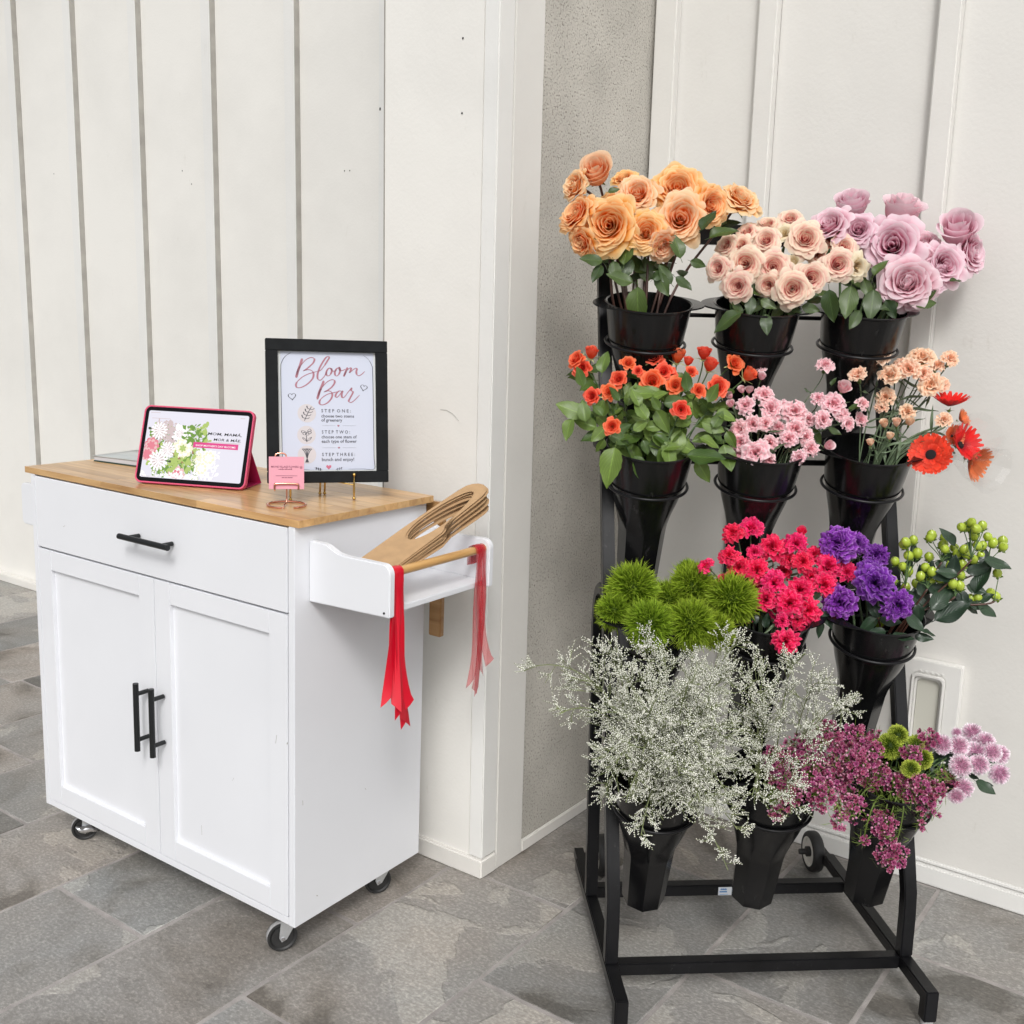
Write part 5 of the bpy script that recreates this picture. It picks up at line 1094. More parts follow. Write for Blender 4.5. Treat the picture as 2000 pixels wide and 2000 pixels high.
o12 = bunch((1, 2), 'blush roses', 'rose', 'rimmed blush rose', H12, BR, CAL, M['stem'], .0020, -.055, .06, 12, grow=1.14, leaves=2, leafL=(.03, .045), tug=.045, ulink=.8)
extra_leaves([(290, 770, 190, -150, -.04), (430, 780, 130, -85, -.04), (350, 680, 120, -95), (240, 700, 110, -60, .01), (540, 700, 120, -60), (620, 690, 120, 10), (700, 680, 130, 20), (330, 600, 130, -80, .03), (560, 740, 90, -20), (480, 560, 120, -60, .04), (640, 740, 110, -10), (400, 700, 110, -30, .01)], 1350, 350, .3364, o12, .345, 'rose')
# ---- top right: mauve roses
MR = [rose_mesh('bloom', M['mauve'], i, 36, 1.6, .98, .15, .04, .25) for i in (21, 22, 23)]+[bud_mesh('bloom', M['mauve'], i, 14) for i in (24, 25)]
H13 = Zs([(795, 245, 112, -.25, .62, 0), (930, 160, 98, .1, .75, 4, .05), (970, 285, 92, 0, .30, 1), (1165, 375, 150, -.05, .22, 2), (1220, 200, 110, .25, .80, 3, .03), (1085, 300, 75, -.1, .55, 0, .04), (1350, 345, 90, .1, .7, 0, .05), (1360, 445, 68, .1, .3, 1, .01), (1480, 490, 118, .30, .22, 2, .005), (1255, 590, 148, .0, .22, 0, -.02), (1545, 300, 112, .10, .65, 3, .02), (1655, 425, 118, .72, .15, 1, .02), (1320, 670, 110, .35, -.35, 2, .01), (1430, 590, 90, .55, -.05, 0, .03)], 1350, 350, .3364)
o13 = bunch((1, 3), 'mauve roses', 'rose', 'mauve pink rose', H13, MR, CAL, M['stem'], .0027, -.05, .06, 13, grow=1.22, leaves=2, leafL=(.04, .06), tug=.07, ulink=.8)
extra_leaves([(800, 640, 190, -85, -.03), (930, 620, 200, -100, -.03), (1060, 640, 190, -95, -.02), (980, 760, 130, -120, -.04), (1300, 730, 130, 10, -.01), (1200, 720, 120, 200, .0), (1060, 560, 120, 60, .01), (1500, 590, 80, 10, .02), (860, 560, 140, 160, .03), (760, 690, 110, 200, .02), (1130, 700, 130, -60, .0), (1000, 580, 120, -70, .04), (1330, 700, 100, 30)], 1350, 350, .3364, o13, .345, 'rose')
# ---- second left: orange spray roses
OR = [rose_mesh('bloom', M['orange'], i, 26, 1.5, 1.0, .14, .03, .2, 7, 6) for i in (31, 32)]+[bud_mesh('bloom', M['orange'], i, 11) for i in (33, 34)]
H21 = Zs([(165, 305, 66, -.55, .45, 1), (290, 265, 54, .1, .82, 2), (210, 378, 70, -.3, .1, 0), (285, 592, 66, -.35, .1, 1), (420, 557, 62, -.1, .25, 0), (490, 455, 66, -.2, .3, 1), (570, 335, 58, .1, .45, 0), (640, 400, 40, 0, .3, 1), (760, 292, 70, -.1, .45, 0), (745, 472, 88, -.05, .25, 1), (832, 400, 64, -.1, .35, 0), (890, 420, 56, .25, .3, 1, .01), (925, 508, 70, .05, .2, 0), (940, 290, 62, .1, .85, 3), (1022, 330, 38, .2, .85, 2), (1045, 402, 44, .2, .45, 1), (1140, 270, 54, .1, .85, 3), (1190, 358, 58, .3, .75, 2), (1105, 545, 54, .2, .3, 0), (1250, 515, 82, .15, .3, 1), (965, 692, 66, .0, .05, 0, -.02), (445, 822, 64, -.05, .05, 1, -.03), (1385, 340, 68, .45, .3, 0), (1480, 430, 58, .6, .55, 2)], 1080, 620, .2588)
o21 = bunch((2, 1), 'orange spray roses', 'spray rose', 'orange spray rose', H21, OR, CALP, M['stem'], .0014, -.06, .05, 21, leaves=3, leafkind='bright', leafL=(.034, .052), tug=.05, name='spray_rose', lowleaf=.1, grow=1.16)
r5 = random.Random(55); L21 = [(140, 760, 180, 250), (250, 740, 250, 160), (470, 980, 300, -105, -.04), (620, 1040, 200, -70, -.04), (1010, 1040, 290, -8, -.05), (1080, 1080, 190, -55, -.03), (560, 600, 230, 20), (780, 700, 190, -60), (960, 850, 200, -100), (1120, 790, 190, -20), (1200, 830, 130, -50), (370, 420, 180, 85), (230, 520, 160, 110), (1290, 960, 230, -75, -.01), (1310, 860, 140, -60), (590, 900, 160, -140), (760, 900, 190, -70), (870, 950, 170, 60), (400, 870, 190, 190), (1170, 640, 160, 60), (1020, 560, 160, 100), (330, 830, 180, 160), (700, 830, 150, 10), (1230, 720, 160, -10), (950, 950, 160, -30), (480, 700, 60, 90), (620, 540, 50, 80)]
for k in range(58):
    a = r5.uniform(0, 6.28); rr_ = math.sqrt(r5.random()); x = 760+520*rr_*math.cos(a); y = 810+230*rr_*math.sin(a); L21.append((x, y, r5.uniform(110, 210), r5.uniform(-160, 60) if y > 800 else r5.uniform(0, 180), r5.uniform(-.03, .05)))
extra_leaves(L21, 1080, 620, .2588, o21, .290, 'bright', seed=2)
# ---- second middle: small pink carnations
PC = [carn_mesh('bloom', M['pinkc'], i, 22, .12, .30, .9, 11, 6, .02) for i in (41, 42, 43)]+[bud_mesh('bloom', M['pinkc'], 44, 9)]
H22 = Zs([(265, 315, 46, -.05, .55, 0), (282, 372, 30, .2, .6, 3), (155, 455, 28, -.3, .75, 3), (205, 457, 28, .1, .7, 3), (82, 490, 28, -.4, .6, 3), (85, 545, 28, -.3, .5, 3), (180, 550, 64, -.15, .3, 1), (297, 485, 66, .05, .5, 2), (340, 570, 78, 0, .35, 0), (222, 670, 64, -.15, .2, 1), (308, 665, 52, 0, .2, 2), (492, 590, 78, .1, .3, 0), (495, 698, 72, .05, .25, 1), (452, 762, 62, 0, .15, 2), (560, 750, 60, .2, .2, 0, .01), (140, 700, 70, -.4, .25, 1, .02), (145, 785, 70, -.35, .05, 2, .02), (242, 850, 88, -.05, .15, 0, -.02), (335, 790, 60, .1, .05, 1, .02), (385, 690, 52, .1, .3, 2, .03), (575, 640, 52, .2, .3, 0, .02), (640, 505, 54, .1, .5, 1, .01), (735, 542, 76, .15, .3, 2), (668, 640, 62, .1, .2, 0), (785, 605, 56, .3, .3, 1), (830, 670, 48, .4, .0, 2), (922, 540, 50, .55, .35, 0), (908, 640, 52, .5, .3, 1, .03), (797, 440, 46, .3, .6, 3), (680, 295, 58, .1, .6, 0), (702, 805, 36, .5, .2, 3), (592, 822, 62, .4, .1, 1), (515, 880, 52, .3, -.2, 2), (330, 900, 48, .1, -.3, 0, .01), (150, 860, 50, -.4, -.2, 1, .04), (420, 560, 50, .1, .4, 2, .04)], 1400, 620, .3106)
o22 = bunch((2, 2), 'small pink carnations', 'carnation', 'pink carnation', H22, PC, CUP, M['stem_g'], .0011, -.055, .05, 22, leaves=2, leafkind='narrow', leafL=(.03, .05), tug=.045, name='carnation', ulink=.8, grow=1.12)
extra_leaves([(100, 640, 150, 170, .03), (180, 630, 110, -120, .04), (700, 700, 90, -20), (830, 580, 70, 30), (600, 700, 110, -60, .03), (480, 820, 90, -60), (720, 430, 60, 70)], 1400, 620, .3106, o22, .30, 'rose')
# ---- second right: apricot carnations and gerberas
AC = [carn_mesh('bloom', M['peachc'], i, 20, .11, .28, .9, 11, 6, .015) for i in (51, 52, 53)]+[bud_mesh('bloom', M['peachc'], 54, 9)]
H23 = Zs([(1010, 232, 88, .0, .72, 0), (882, 352, 62, -.15, .62, 1), (1290, 245, 84, .05, .6, 2), (1205, 322, 78, -.05, .3, 0, -.01), (1085, 360, 72, -.25, .4, 1), (1160, 290, 56, -.1, .55, 2, .02), (1298, 352, 58, .05, .3, 0), (1345, 420, 86, .1, .4, 1), (1412, 412, 56, .3, .4, 2, .01), (1470, 255, 60, .25, .5, 0), (1385, 300, 56, .25, .6, 1, .02), (1062, 500, 62, -.05, .2, 2, .04), (1035, 562, 46, -.1, .2, 0, .05), (1198, 590, 60, .1, .25, 1, .03), (1432, 640, 56, .25, .35, 2, -.03), (1130, 660, 32, 0, .8, 3, .02), (1212, 655, 32, .2, .7, 3, .02), (1052, 668, 32, -.1, .75, 3, .02), (1088, 745, 27, .1, .85, 3, 0), (965, 785, 26, .0, .9, 3, -.02)], 1400, 620, .3106)
o23 = bunch((2, 3), 'apricot carnations', 'carnation', 'apricot carnation', H23, AC, CUP, M['stem_g'], .0014, -.035, .05, 23, leaves=2, leafkind='narrow', leafL=(.03, .06), tug=.05, name='carnation', ulink=.85, spread=.03, grow=1.12)
extra_leaves([(1130, 900, 160, 75), (1190, 920, 150, 60), (1060, 920, 150, 95), (1010, 900, 130, 100), (1160, 860, 120, 40), (1100, 850, 110, 120), (960, 830, 60, 88), (1080, 790, 70, 85)], 1400, 620, .3106, o23, .30, 'narrow')
GB = [gerbera_mesh('bloom', M['gerb'], 61, .30, ((34, 1.0), (32, .88), (28, .70), (22, .5))), gerbera_mesh('bloom', M['gerb2'], 62, .75, ((26, 1.0), (20, .85))), gerbera_mesh('bloom', M['gerb'], 63, .60, ((20, 1.0), (16, .85)))]
H23g = Zs([(1345, 862, 136, -.12, .22, 0, -.05), (1465, 545, 120, .12, .93, 2, .02), (1540, 800, 125, .62, .22, 2, .0), (1600, 900, 120, .72, -.30, 1, .01), (1530, 640, 60, .75, .30, 1, .03), (1480, 745, 70, .45, .1, 1, .02)], 1400, 620, .3106)
ob = bunch((2, 3), 'gerberas', 'gerbera', 'gerbera daisy', H23g, GB, CAL, M['stem_g'], .0022, 0, 0, 24, name='gerbera', ulink=.35, spread=.02, stretch=False, tug=.04)
gl = ['flat open red gerbera with a dark heart beside the second row right bucket', 'red gerbera seen from the side above the wrapped ones, pointing up', 'bright red gerbera half open in its clear sleeve, turned to the right', 'orange gerbera closed in a clear sleeve and hanging lowest at the right', 'small orange gerbera behind the pale apricot carnation at the right', 'orange gerbera tucked behind the flat red one']
for o, lab, h in zip(ob, gl, H23g): o[0]['label'] = lab
for i in (0, 2, 3, 5):
    o = ob[i]; P = on_w(o[1], o[2], ROWS[2][0]+(H23g[i][6] if len(H23g[i]) > 6 else 0)); fc = facing(P, H23g[i][3], H23g[i][4]); R_ = H23g[i][2]*depth(P)/F_PX
    if i == 0:
        q = G(); n_ = 10; V = []
        x_, y_, z_ = frame_to(fc)
        for t_, rr_ in ((-1.3, .22), (-.6, .62), (-.05, 1.02), (.16, 1.12)):
            V.append([P-o[7]+z_*R_*t_+R_*rr_*(1+.035*math.sin(5*a+t_*3))*(x_*math.cos(a)+y_*math.sin(a)) for a in np.linspace(0, 2*math.pi, n_)])
        q.grid(np.array(V)); part('cellophane_sleeve', q, M['film'], o[0], smooth=0)
        q = G(); q.ball((0, 0, .03), .25, 20, (1, 1, .28)); part('heart', q, M['gcent'], o[0], smooth=180, mw=mw_at(P-fc*R_*.08-o[7], fc, 0, R_))
    else:
        q = G(); n_ = 10; V = []; x_, y_, z_ = frame_to(fc); LN = 1.9 if i != 5 else 1.3
        for t_, rr_ in ((-1.6, .20), (-.7, .55), (.1, .95), (LN*.6, 1.15), (LN*.8, 1.28)):
            V.append([P-o[7]+z_*R_*t_+R_*rr_*(1+.07*math.sin(3*a+t_))*(x_*math.cos(a)+y_*math.sin(a)) for a in np.linspace(0, 2*math.pi, n_)])
        q.grid(np.array(V)); part('cellophane_sleeve', q, M['film'], o[0], smooth=0)
        q = G(); q.ball((0, 0, .02), .20, 12, (1, 1, .5)); part('heart', q, M['gcent'], o[0], smooth=180, mw=mw_at(P-fc*R_*.08-o[7], fc, 0, R_))
# ---- third left: green balls
TM = [trick_mesh('bloom', M['trick'], i) for i in (71, 72, 73)]
H31 = Zs([(590, 285, 132, -.2, .3, 0), (690, 490, 128, 0, 0, 1, -.03), (920, 490, 130, .1, 0, 2, -.03), (1150, 350, 135, .2, .2, 0, -.01), (485, 415, 95, -.4, .1, 1), (905, 185, 62, 0, .6, 2, .03), (930, 280, 128, 0, .4, 1, .02), (790, 350, 100, 0, .2, 2, .03), (1065, 530, 95, .2, -.2, 0, -.01), (1030, 350, 95, .1, .3, 1, .03)], 1030, 1050, .347)
o31 = bunch((3, 1), 'green fuzzy balls', 'green ball flower', 'fuzzy green ball', H31, TM, None, M['stem'], .0022, -.04, .04, 31, name='green_ball_flower', stretch=False, grow=1.18, leaves=1, leafkind='narrow')
# ---- third middle: cerise carnations
HC = [carn_mesh('bloom', M['hot'], i, 30, .14, .36, 1, 15, 7, .03) for i in (81, 82, 83, 84)]+[bud_mesh('bloom', M['hot'], 85, 8)]
H32 = Zs([(268, 178, 66, -.25, .3, 0), (375, 147, 70, .05, .4, 1), (660, 172, 32, .1, .6, 4), (630, 237, 66, .1, .3, 2), (490, 258, 78, -.05, .3, 3), (562, 250, 44, .1, .4, 0, .01), (245, 308, 62, -.3, .3, 1), (300, 372, 66, -.2, .3, 2, .02), (390, 288, 48, -.1, .3, 3), (402, 388, 74, -.05, .2, 0), (590, 330, 52, .05, .3, 1, .02), (668, 342, 62, .1, .25, 2), (812, 368, 78, .2, .3, 3, .01), (790, 472, 78, .15, .15, 0, -.01), (502, 462, 74, 0, .15, 1, -.01), (652, 500, 76, .05, .15, 2, -.01), (455, 560, 68, -.1, .0, 3), (590, 580, 82, 0, .05, 0, -.02), (692, 622, 82, .15, 0, 1, -.01), (640, 668, 70, .1, -.1, 2), (550, 682, 42, 0, -.1, 3, -.03), (568, 800, 84, -.05, -.1, 0, -.05), (112, 366, 50, -.5, .45, 1), (205, 440, 26, -.4, .5, 4), (257, 420, 26, -.2, .6, 4), (918, 402, 62, .35, .2, 2, .02), (735, 300, 56, .1, .4, 3, .03), (355, 640, 48, -.2, -.1, 0, .05), (720, 430, 56, .1, .1, 1, .03), (430, 470, 56, -.1, .1, 2, .04), (560, 400, 50, 0, .2, 3, .05), (840, 300, 40, .3, .4, 2, .03), (520, 640, 50, 0, -.2, 1, .03)], 1340, 980, .3416)
o32 = bunch((3, 2), 'cerise carnations', 'carnation', 'cerise carnation', H32, HC, CUP, M['stem_g'], .0013, -.05, .06, 32, leaves=2, leafkind='narrow', leafL=(.03, .05), tug=.045, name='carnation', ulink=.7, grow=1.12)
extra_leaves([(400, 700, 90, 100), (350, 690, 90, 60), (450, 720, 90, 80), (720, 700, 110, 60), (680, 720, 90, 120), (780, 620, 120, -60), (760, 680, 100, -80), (620, 740, 80, 30), (740, 560, 100, 80), (330, 700, 80, 130)], 1340, 980, .3416, o32, .19, 'dark')
# ---- third right: violet carnations and berries
VC = [carn_mesh('bloom', M['purple'], i, 50, .13, .42, 1, 19, 7, .045) for i in (91, 92, 93)]
H33 = Zs([(868, 240, 116, -.3, .3, 0, .02), (975, 240, 76, .0, .4, 1, .04), (1085, 305, 84, .2, .35, 2, .02), (1050, 385, 78, 0, .5, 0, .02), (1078, 465, 128, -.05, .15, 1, -.02), (1210, 592, 98, .2, .0, 2, -.03), (882, 572, 108, -.2, -.1, 0, .0)], 1340, 980, .3416)
o33 = bunch((3, 3), 'violet carnations', 'carnation', 'frilled violet carnation', H33, VC, CUP, M['stem_g'], .0024, -.03, .03, 33, name='carnation', ulink=.45, tug=.04, leaves=1, leafkind='narrow')
BE = [(1300, 218), (1245, 245), (1272, 308), (1323, 293), (1195, 340), (1240, 370), (1272, 400), (1340, 425), (1318, 468), (1368, 375), (1390, 315), (1405, 400), (1398, 460), (1452, 440), (1395, 205), (1478, 200), (1480, 270), (1535, 265), (1550, 295), (1590, 270), (1605, 300), (1575, 145), (1610, 140), (1632, 118), (1695, 135), (1660, 155), (1725, 200), (1755, 235), (1810, 225), (1812, 258), (1695, 250), (1665, 250), (1690, 310), (1650, 190), (1515, 370), (1580, 360), (1568, 418), (1525, 470), (1565, 480), (1478, 512), (1575, 550), (1625, 557), (1668, 550), (1770, 540), (1780, 408), (1350, 525), (1350, 565), (1300, 597), (1255, 490), (1105, 690), (1180, 445), (1640, 330), (1405, 190), (1470, 245), (1740, 520), (1255, 230)]
q = G(); q.lathe([(.0, -1.05), (.5, -.98), (.86, -.55), (1.0, 0), (.90, .5), (.55, .88), (.16, 1.05), (.05, 1.25), (0, 1.26)], 16); BEM = q.mesh('berry', M['berry'], 0, 180)
q = G()
for k in range(5):
    a = 2*math.pi*k/5; d = np.array([math.cos(a), math.sin(a), 0]); p = np.array([-d[1], d[0], 0]); u3 = np.array([0, 0, 1.]); q.grid(np.array([[d*.1-p*.2-u3*1.05, d*.1+p*.2-u3*1.05], [d*.7-p*.34-u3*.95, d*.7+p*.34-u3*.95], [d*1.25-u3*.7, d*1.26-u3*.7]]))
SEPM = q.mesh('sepals', M['calyx'], 0, 180)
tips = [(1270, 320), (1370, 420), (1490, 280), (1560, 440), (1640, 190), (1740, 260), (1640, 540), (1770, 470), (1290, 560), (1110, 700)]
tl_ = ['berry stem close to the violet carnations', 'berry stem left of centre with a loose cluster', 'berry stem in the middle of the green berries', 'berry stem with low berries in front of the leaves', 'tallest green berry stem of the right bucket', 'green berry stem reaching furthest up right', 'green berry stem low over the big leaves', 'short green berry stem at the far right', 'green berries just right of the lowest violet carnation', 'single green berry hanging over the bucket rim']
rb = random.Random(9); bo = []
for ti, (tx, ty) in enumerate(tips):
    mine = [b for b in BE if min(range(len(tips)), key=lambda k: (tips[k][0]-b[0])**2+(tips[k][1]-b[1])**2) == ti]
    if not mine: continue
    cx_, cy_ = np.mean([b[0] for b in mine]), max(b[1] for b in mine)+30
    base = MOUTH[(3, 3)]-AXW*.17; w_ = .20+rb.uniform(-.03, .04)
    P = on_w(1340+cx_*.3416, 980+(cy_ if ti != 9 else 700)*.3416, w_-.02)
    root = thing('berry_stem', 'green '+tl_[ti].replace('green ', ''), 'berry branch', TR(base), 'green berry stems in the right bucket of the third row')
    so_, pts = stem_obj(root, base, (3, 3), P, facing(P, .5, .7), M['stem_r'], .0018, rnd=rb, spread=.03, tug=.04)
    qs = G()
    for (bx_, by_) in mine:
        Pb = on_w(1340+bx_*.3416, 980+by_*.3416, w_+rb.uniform(-.02, .02)); R_ = 27.5*.3416*depth(Pb)/F_PX*rb.uniform(.92, 1.06); d = facing(Pb, rb.uniform(-.5, .5), .55+rb.uniform(-.2, .3))
        mw = mw_at(Pb-base, d, rb.uniform(0, 6), R_, (1, 1, 1.12)); link('berry', BEM, root, mw); link('sepals', SEPM, root, mw)
        qs.tube(bez([P-base, P-base+(Pb-P)*.3+UP*.01, Pb-d*R_*3-base, Pb-d*R_-base], 7), .0009, 5)
    part('stalks', qs, M['stem'], root, smooth=180)
    for k in range(3):
        i = rb.randint(8, len(pts)-2); vv = CAM-pts[i]; vv /= np.linalg.norm(vv); put_leaf(root, base, rb.choice(LEAF['dark']), pts[i], RT*rb.uniform(-1, 1)+UP*rb.uniform(-.3, 1), vv+np.array([0, 0, .6]), rb.uniform(.035, .05))
    bo.append((root, 1340+tx*.3416, 980+ty*.3416, 0, 0, 0, pts, base))
extra_leaves([(1400, 620, 190, 50, -.02), (1420, 680, 230, 25, -.03), (1250, 640, 150, -40, -.04), (1180, 760, 130, -15, -.05), (1540, 250, 130, 125, .02), (1700, 330, 160, -15, 0), (1650, 520, 170, 70, 0), (1350, 740, 90, -10, -.03), (1140, 740, 110, 185, -.04), (1300, 770, 110, -5, -.02), (1500, 470, 150, -60, .02), (1420, 350, 120, -20, .03), (1600, 400, 130, 10, .02), (1480, 560, 160, 130, .0), (1240, 420, 120, 60, .04), (1660, 570, 110, 20, .0), (1380, 470, 140, 80, .03), (1560, 340, 130, 60, .03), (1320, 350, 120, 100, .04), (1700, 440, 130, 80, .02), (1500, 400, 140, 100, .03), (1450, 500, 150, 60, .02), (1200, 780, 90, -40, -.03), (1600, 480, 120, -20, .01)], 1340, 980, .3416, bo, .18, 'dark')
# ---- bottom row: white statice
OCT = np.array([(1, 0, 0), (-1, 0, 0), (0, 1, 0), (0, -1, 0), (0, 0, 1), (0, 0, -1)], float)
OCTF = [(0, 2, 4), (2, 1, 4), (1, 3, 4), (3, 0, 4), (2, 0, 5), (1, 2, 5), (3, 1, 5), (0, 3, 5)]
def statice(key, px, py, w_, seed, label, group, big=1.0, nb=15, sag=0.0):
    nb = int(nb*1.25)
    r_ = random.Random(seed); base = MOUTH[key]-AXW*.17; P = on_w(px, py, w_); m_ = MOUTH[key]
    root = thing('statice_stem', label, 'statice', TR(base), group)
    lat = P-m_; lat = lat-AXW*(lat @ AXW); ln_ = np.linalg.norm(lat)
    p1 = m_+lat/max(ln_, 1e-6)*min(.055, ln_*.5)-AXW*.01; p0 = m_-AXW*.16+RU*r_.uniform(-.02, .02)
    mid = p1+AXW*np.linalg.norm(P-p1)*(.45 if sag == 0 else .12)+np.array([0, 0, .02]); p2 = P*.55+mid*.45+np.array([0, 0, .05+sag])
    pts = np.vstack([np.linspace(p0, p1, 3)[:-1], bez([p1, mid, p2, P], 16)]); q = G(); q.tube(pts-base, np.linspace(.0014, .0008, len(pts)), 5)
    fl = []; 
    def twig(a, d, L, depth_):
        d = d/np.linalg.norm(d); k = 5; pp = [a]; cur = d.copy(); bend = np.array([r_.gauss(0, .38), r_.gauss(0, .38), r_.uniform(-.15, .45)])
        for i in range(k): cur = cur+bend/k*1.5; cur /= np.linalg.norm(cur); pp.append(pp[-1]+cur*L/k)
        q.tube(np.array(pp)-base, .00042 if depth_ else .0006, 3, cap=False); return np.array(pp)
    n_ = len(pts); i0 = int(n_*.34)
    for b in range(nb):
        t = r_.uniform(i0, n_-1.01); i = int(t); a = pts[i]+(pts[i+1]-pts[i])*(t-i); T_ = pts[i+1]-pts[i]; T_ /= np.linalg.norm(T_)
        rd = np.array([r_.gauss(0, 1), r_.gauss(0, 1), r_.gauss(0, 1)+.25]); rd -= T_*(rd @ T_)*.6; rd /= np.linalg.norm(rd)
        f = (t-i0)/(n_-i0); L = .052*big*(1.1-.55*f)*r_.uniform(.7, 1.25); pp = twig(a, T_*.75+rd*.75, L, 0)
        for c_ in range(8):
            u = r_.uniform(1, 4.95); j = int(u); a2 = pp[j]+(pp[min(j+1, 5)]-pp[j])*(u-j); T2 = pp[min(j+1, 5)]-pp[j-1]; T2 /= np.linalg.norm(T2)
            rd = np.array([r_.gauss(0, 1), r_.gauss(0, 1), r_.gauss(0, 1)+.3]); rd /= np.linalg.norm(rd); L2 = .022*big*r_.uniform(.6, 1.3); p3 = twig(a2, T2*.8+rd*.7, L2, 1)
            up = np.cross(T2, rd); up /= np.linalg.norm(up)+1e-9; nf = int(6*r_.uniform(.8, 1.3))
            for s_ in range(nf):
                v = 1.2+3.8*s_/nf; jj = int(v); c3_ = p3[jj]+(p3[min(jj+1, 5)]-p3[jj])*(v-jj); dd = T2*.5+up*(1 if s_ % 2 else -1)*.6+rd*.3; dd /= np.linalg.norm(dd); fl.append((c3_+dd*.0015, dd))
    part('stem', q, M['statstem'], root, smooth=0)
    C = np.array([f_[0] for f_ in fl]); D = np.array([f_[1] for f_ in fl]); ref = np.random.RandomState(seed).normal(0, 1, D.shape); A_ = np.cross(D, ref); A_ /= np.linalg.norm(A_, axis=1)[:, None]; B_2 = np.cross(D, A_)
    sz = np.random.RandomState(seed+1).uniform(.75, 1.2, (len(C), 1))*.00112
    V = C[:, None, :]-base+(OCT[None, :, 0, None]*A_[:, None, :]+OCT[None, :, 1, None]*B_2[:, None, :])*sz[:, :, None]+OCT[None, :, 2, None]*D[:, None, :]*sz[:, :, None]*1.2
    Fq = (np.array(OCTF)[None]+6*np.arange(len(C))[:, None, None]).reshape(-1, 3)
    me = bpy.data.meshes.new('blossoms'); V = V.reshape(-1, 3)
    me.vertices.add(len(V)); me.vertices.foreach_set('co', V.ravel()); me.loops.add(Fq.size); me.loops.foreach_set('vertex_index', Fq.ravel().astype(np.int32)); me.polygons.add(len(Fq)); me.polygons.foreach_set('loop_start', np.arange(0, Fq.size, 3, dtype=np.int32)); me.update(calc_edges=True)
    me.materials.append(M['stat']); o = link('blossoms', me, root, Matrix.Identity(4)); o['kind'] = 'stuff'
gs = 'white statice stems in the bottom buckets'
EDGE = [(1050, 1300, .02, 'white statice spray reaching furthest left over the stucco'), (1092, 1395, .0, 'white statice spray at the left with a drooping pale tip, below the longest one'), (1110, 1330, .05, 'fine white statice spray between the two left sprays'), (1175, 1270, .06, 'white statice spray rising beside the left post'), (1262, 1262, .06, 'white statice spray under the green balls, left of centre'), (1450, 1255, .05, 'white statice tip standing up in front of the cerise carnation bucket'), (1545, 1300, .04, 'white statice spray over the second bucket of the third row'), (1600, 1335, .02, 'thin white statice spray reaching right across the cream wall'), (1648, 1385, .01, 'white statice spray ending furthest right with bare drooping tips'), (1600, 1425, .0, 'white statice spray just above the waxflowers'), (1180, 1480, -.03, 'white statice hanging over the left rim of the bottom left bucket'), (1545, 1590, -.06, 'white statice spray lying across the bottom middle bucket')]
for k, (x, y, w_, lab) in enumerate(EDGE): statice((4, 1) if x < 1400 or y < 1300 else (4, 2), x, y, w_, 100+k, lab, gs, 1.0, 14)
statice((4, 1), 1252, 1632, -.09, 130, 'short white statice tail hanging down the front of the bottom left bucket', gs, .7, 9, -.02)
statice((4, 1), 1422, 1700, -.08, 131, 'longest white statice tail drooping low between the two bottom buckets', gs, .75, 12, -.02); statice((4, 1), 1440, 1620, -.08, 133, 'white statice tail hanging between the bottom left and middle buckets', gs, .9, 15, -.02); statice((4, 1), 1400, 1570, -.07, 134, 'full white statice tuft low between the bottom left and middle buckets', gs, 1.0, 16, -.01)
rq = random.Random(77)
INN = [(1240, 1425), (1275, 1435), (1315, 1415), (1345, 1405), (1385, 1475), (1300, 1500), (1260, 1475), (1360, 1530), (1230, 1340), (1300, 1300), (1370, 1290), (1420, 1320), (1480, 1330), (1260, 1400), (1330, 1370), (1400, 1380), (1460, 1400), (1220, 1450), (1290, 1460), (1360, 1440), (1430, 1460), (1245, 1510), (1320, 1510), (1390, 1510), (1450, 1520), (1300, 1545), (1200, 1400), (1350, 1330), (1190, 1545), (1280, 1350), (1380, 1350), (1440, 1360), (1230, 1560), (1270, 1580), (1330, 1570), (1370, 1560), (1420, 1560), (1470, 1560), (1210, 1500), (1345, 1480), (1405, 1430)]
for k, (x, y) in enumerate(INN): statice((4, 1) if x < 1440 else (4, 2), x+rq.uniform(-8, 8), y+rq.uniform(-8, 8), rq.uniform(-.07, .06)-.0002*(y-1400), 200+k, 'feathery white statice stem within the dense white mass over the bottom left bucket', gs, 1.05, 15)

# ---- bottom middle and right: waxflower
q = G(); r6 = random.Random(4)
for k in range(5):
    a = 2*math.pi*k/5; rows = []
    for t_, (rr_, z_, wv) in zip((0, .4, .8, 1), ((.16, -.25, .12), (.62, .0, .40), (.95, .16, .42), (1.08, .26, .14))):
        d = np.array([math.cos(a), math.sin(a), 0]); p = np.array([-d[1], d[0], 0]); rows.append([d*rr_-p*wv+np.array([0, 0, z_+.06]), d*rr_+np.array([0, 0, z_]), d*rr_+p*wv+np.array([0, 0, z_+.06])])
    C = [[(.9, t_, .5)]*3 for t_ in (0, .4, .85, 1)]; q.grid(np.array(rows), np.array(C))
q.lathe([(0, -.9), (.2, -.85), (.32, -.4), (.30, -.05), (.18, .05), (0, .02)], 8, c=(.12, .2, .2)); WAXF = q.mesh('floret', M['wax'], 0, 180)
q = G(); q.ball((0, 0, 0), .42, 8, (1, 1, 1.15)); q.c[-1][:] = (.9, .9, .8); WAXB = q.mesh('floret_bud', M['wax'], 0, 180)
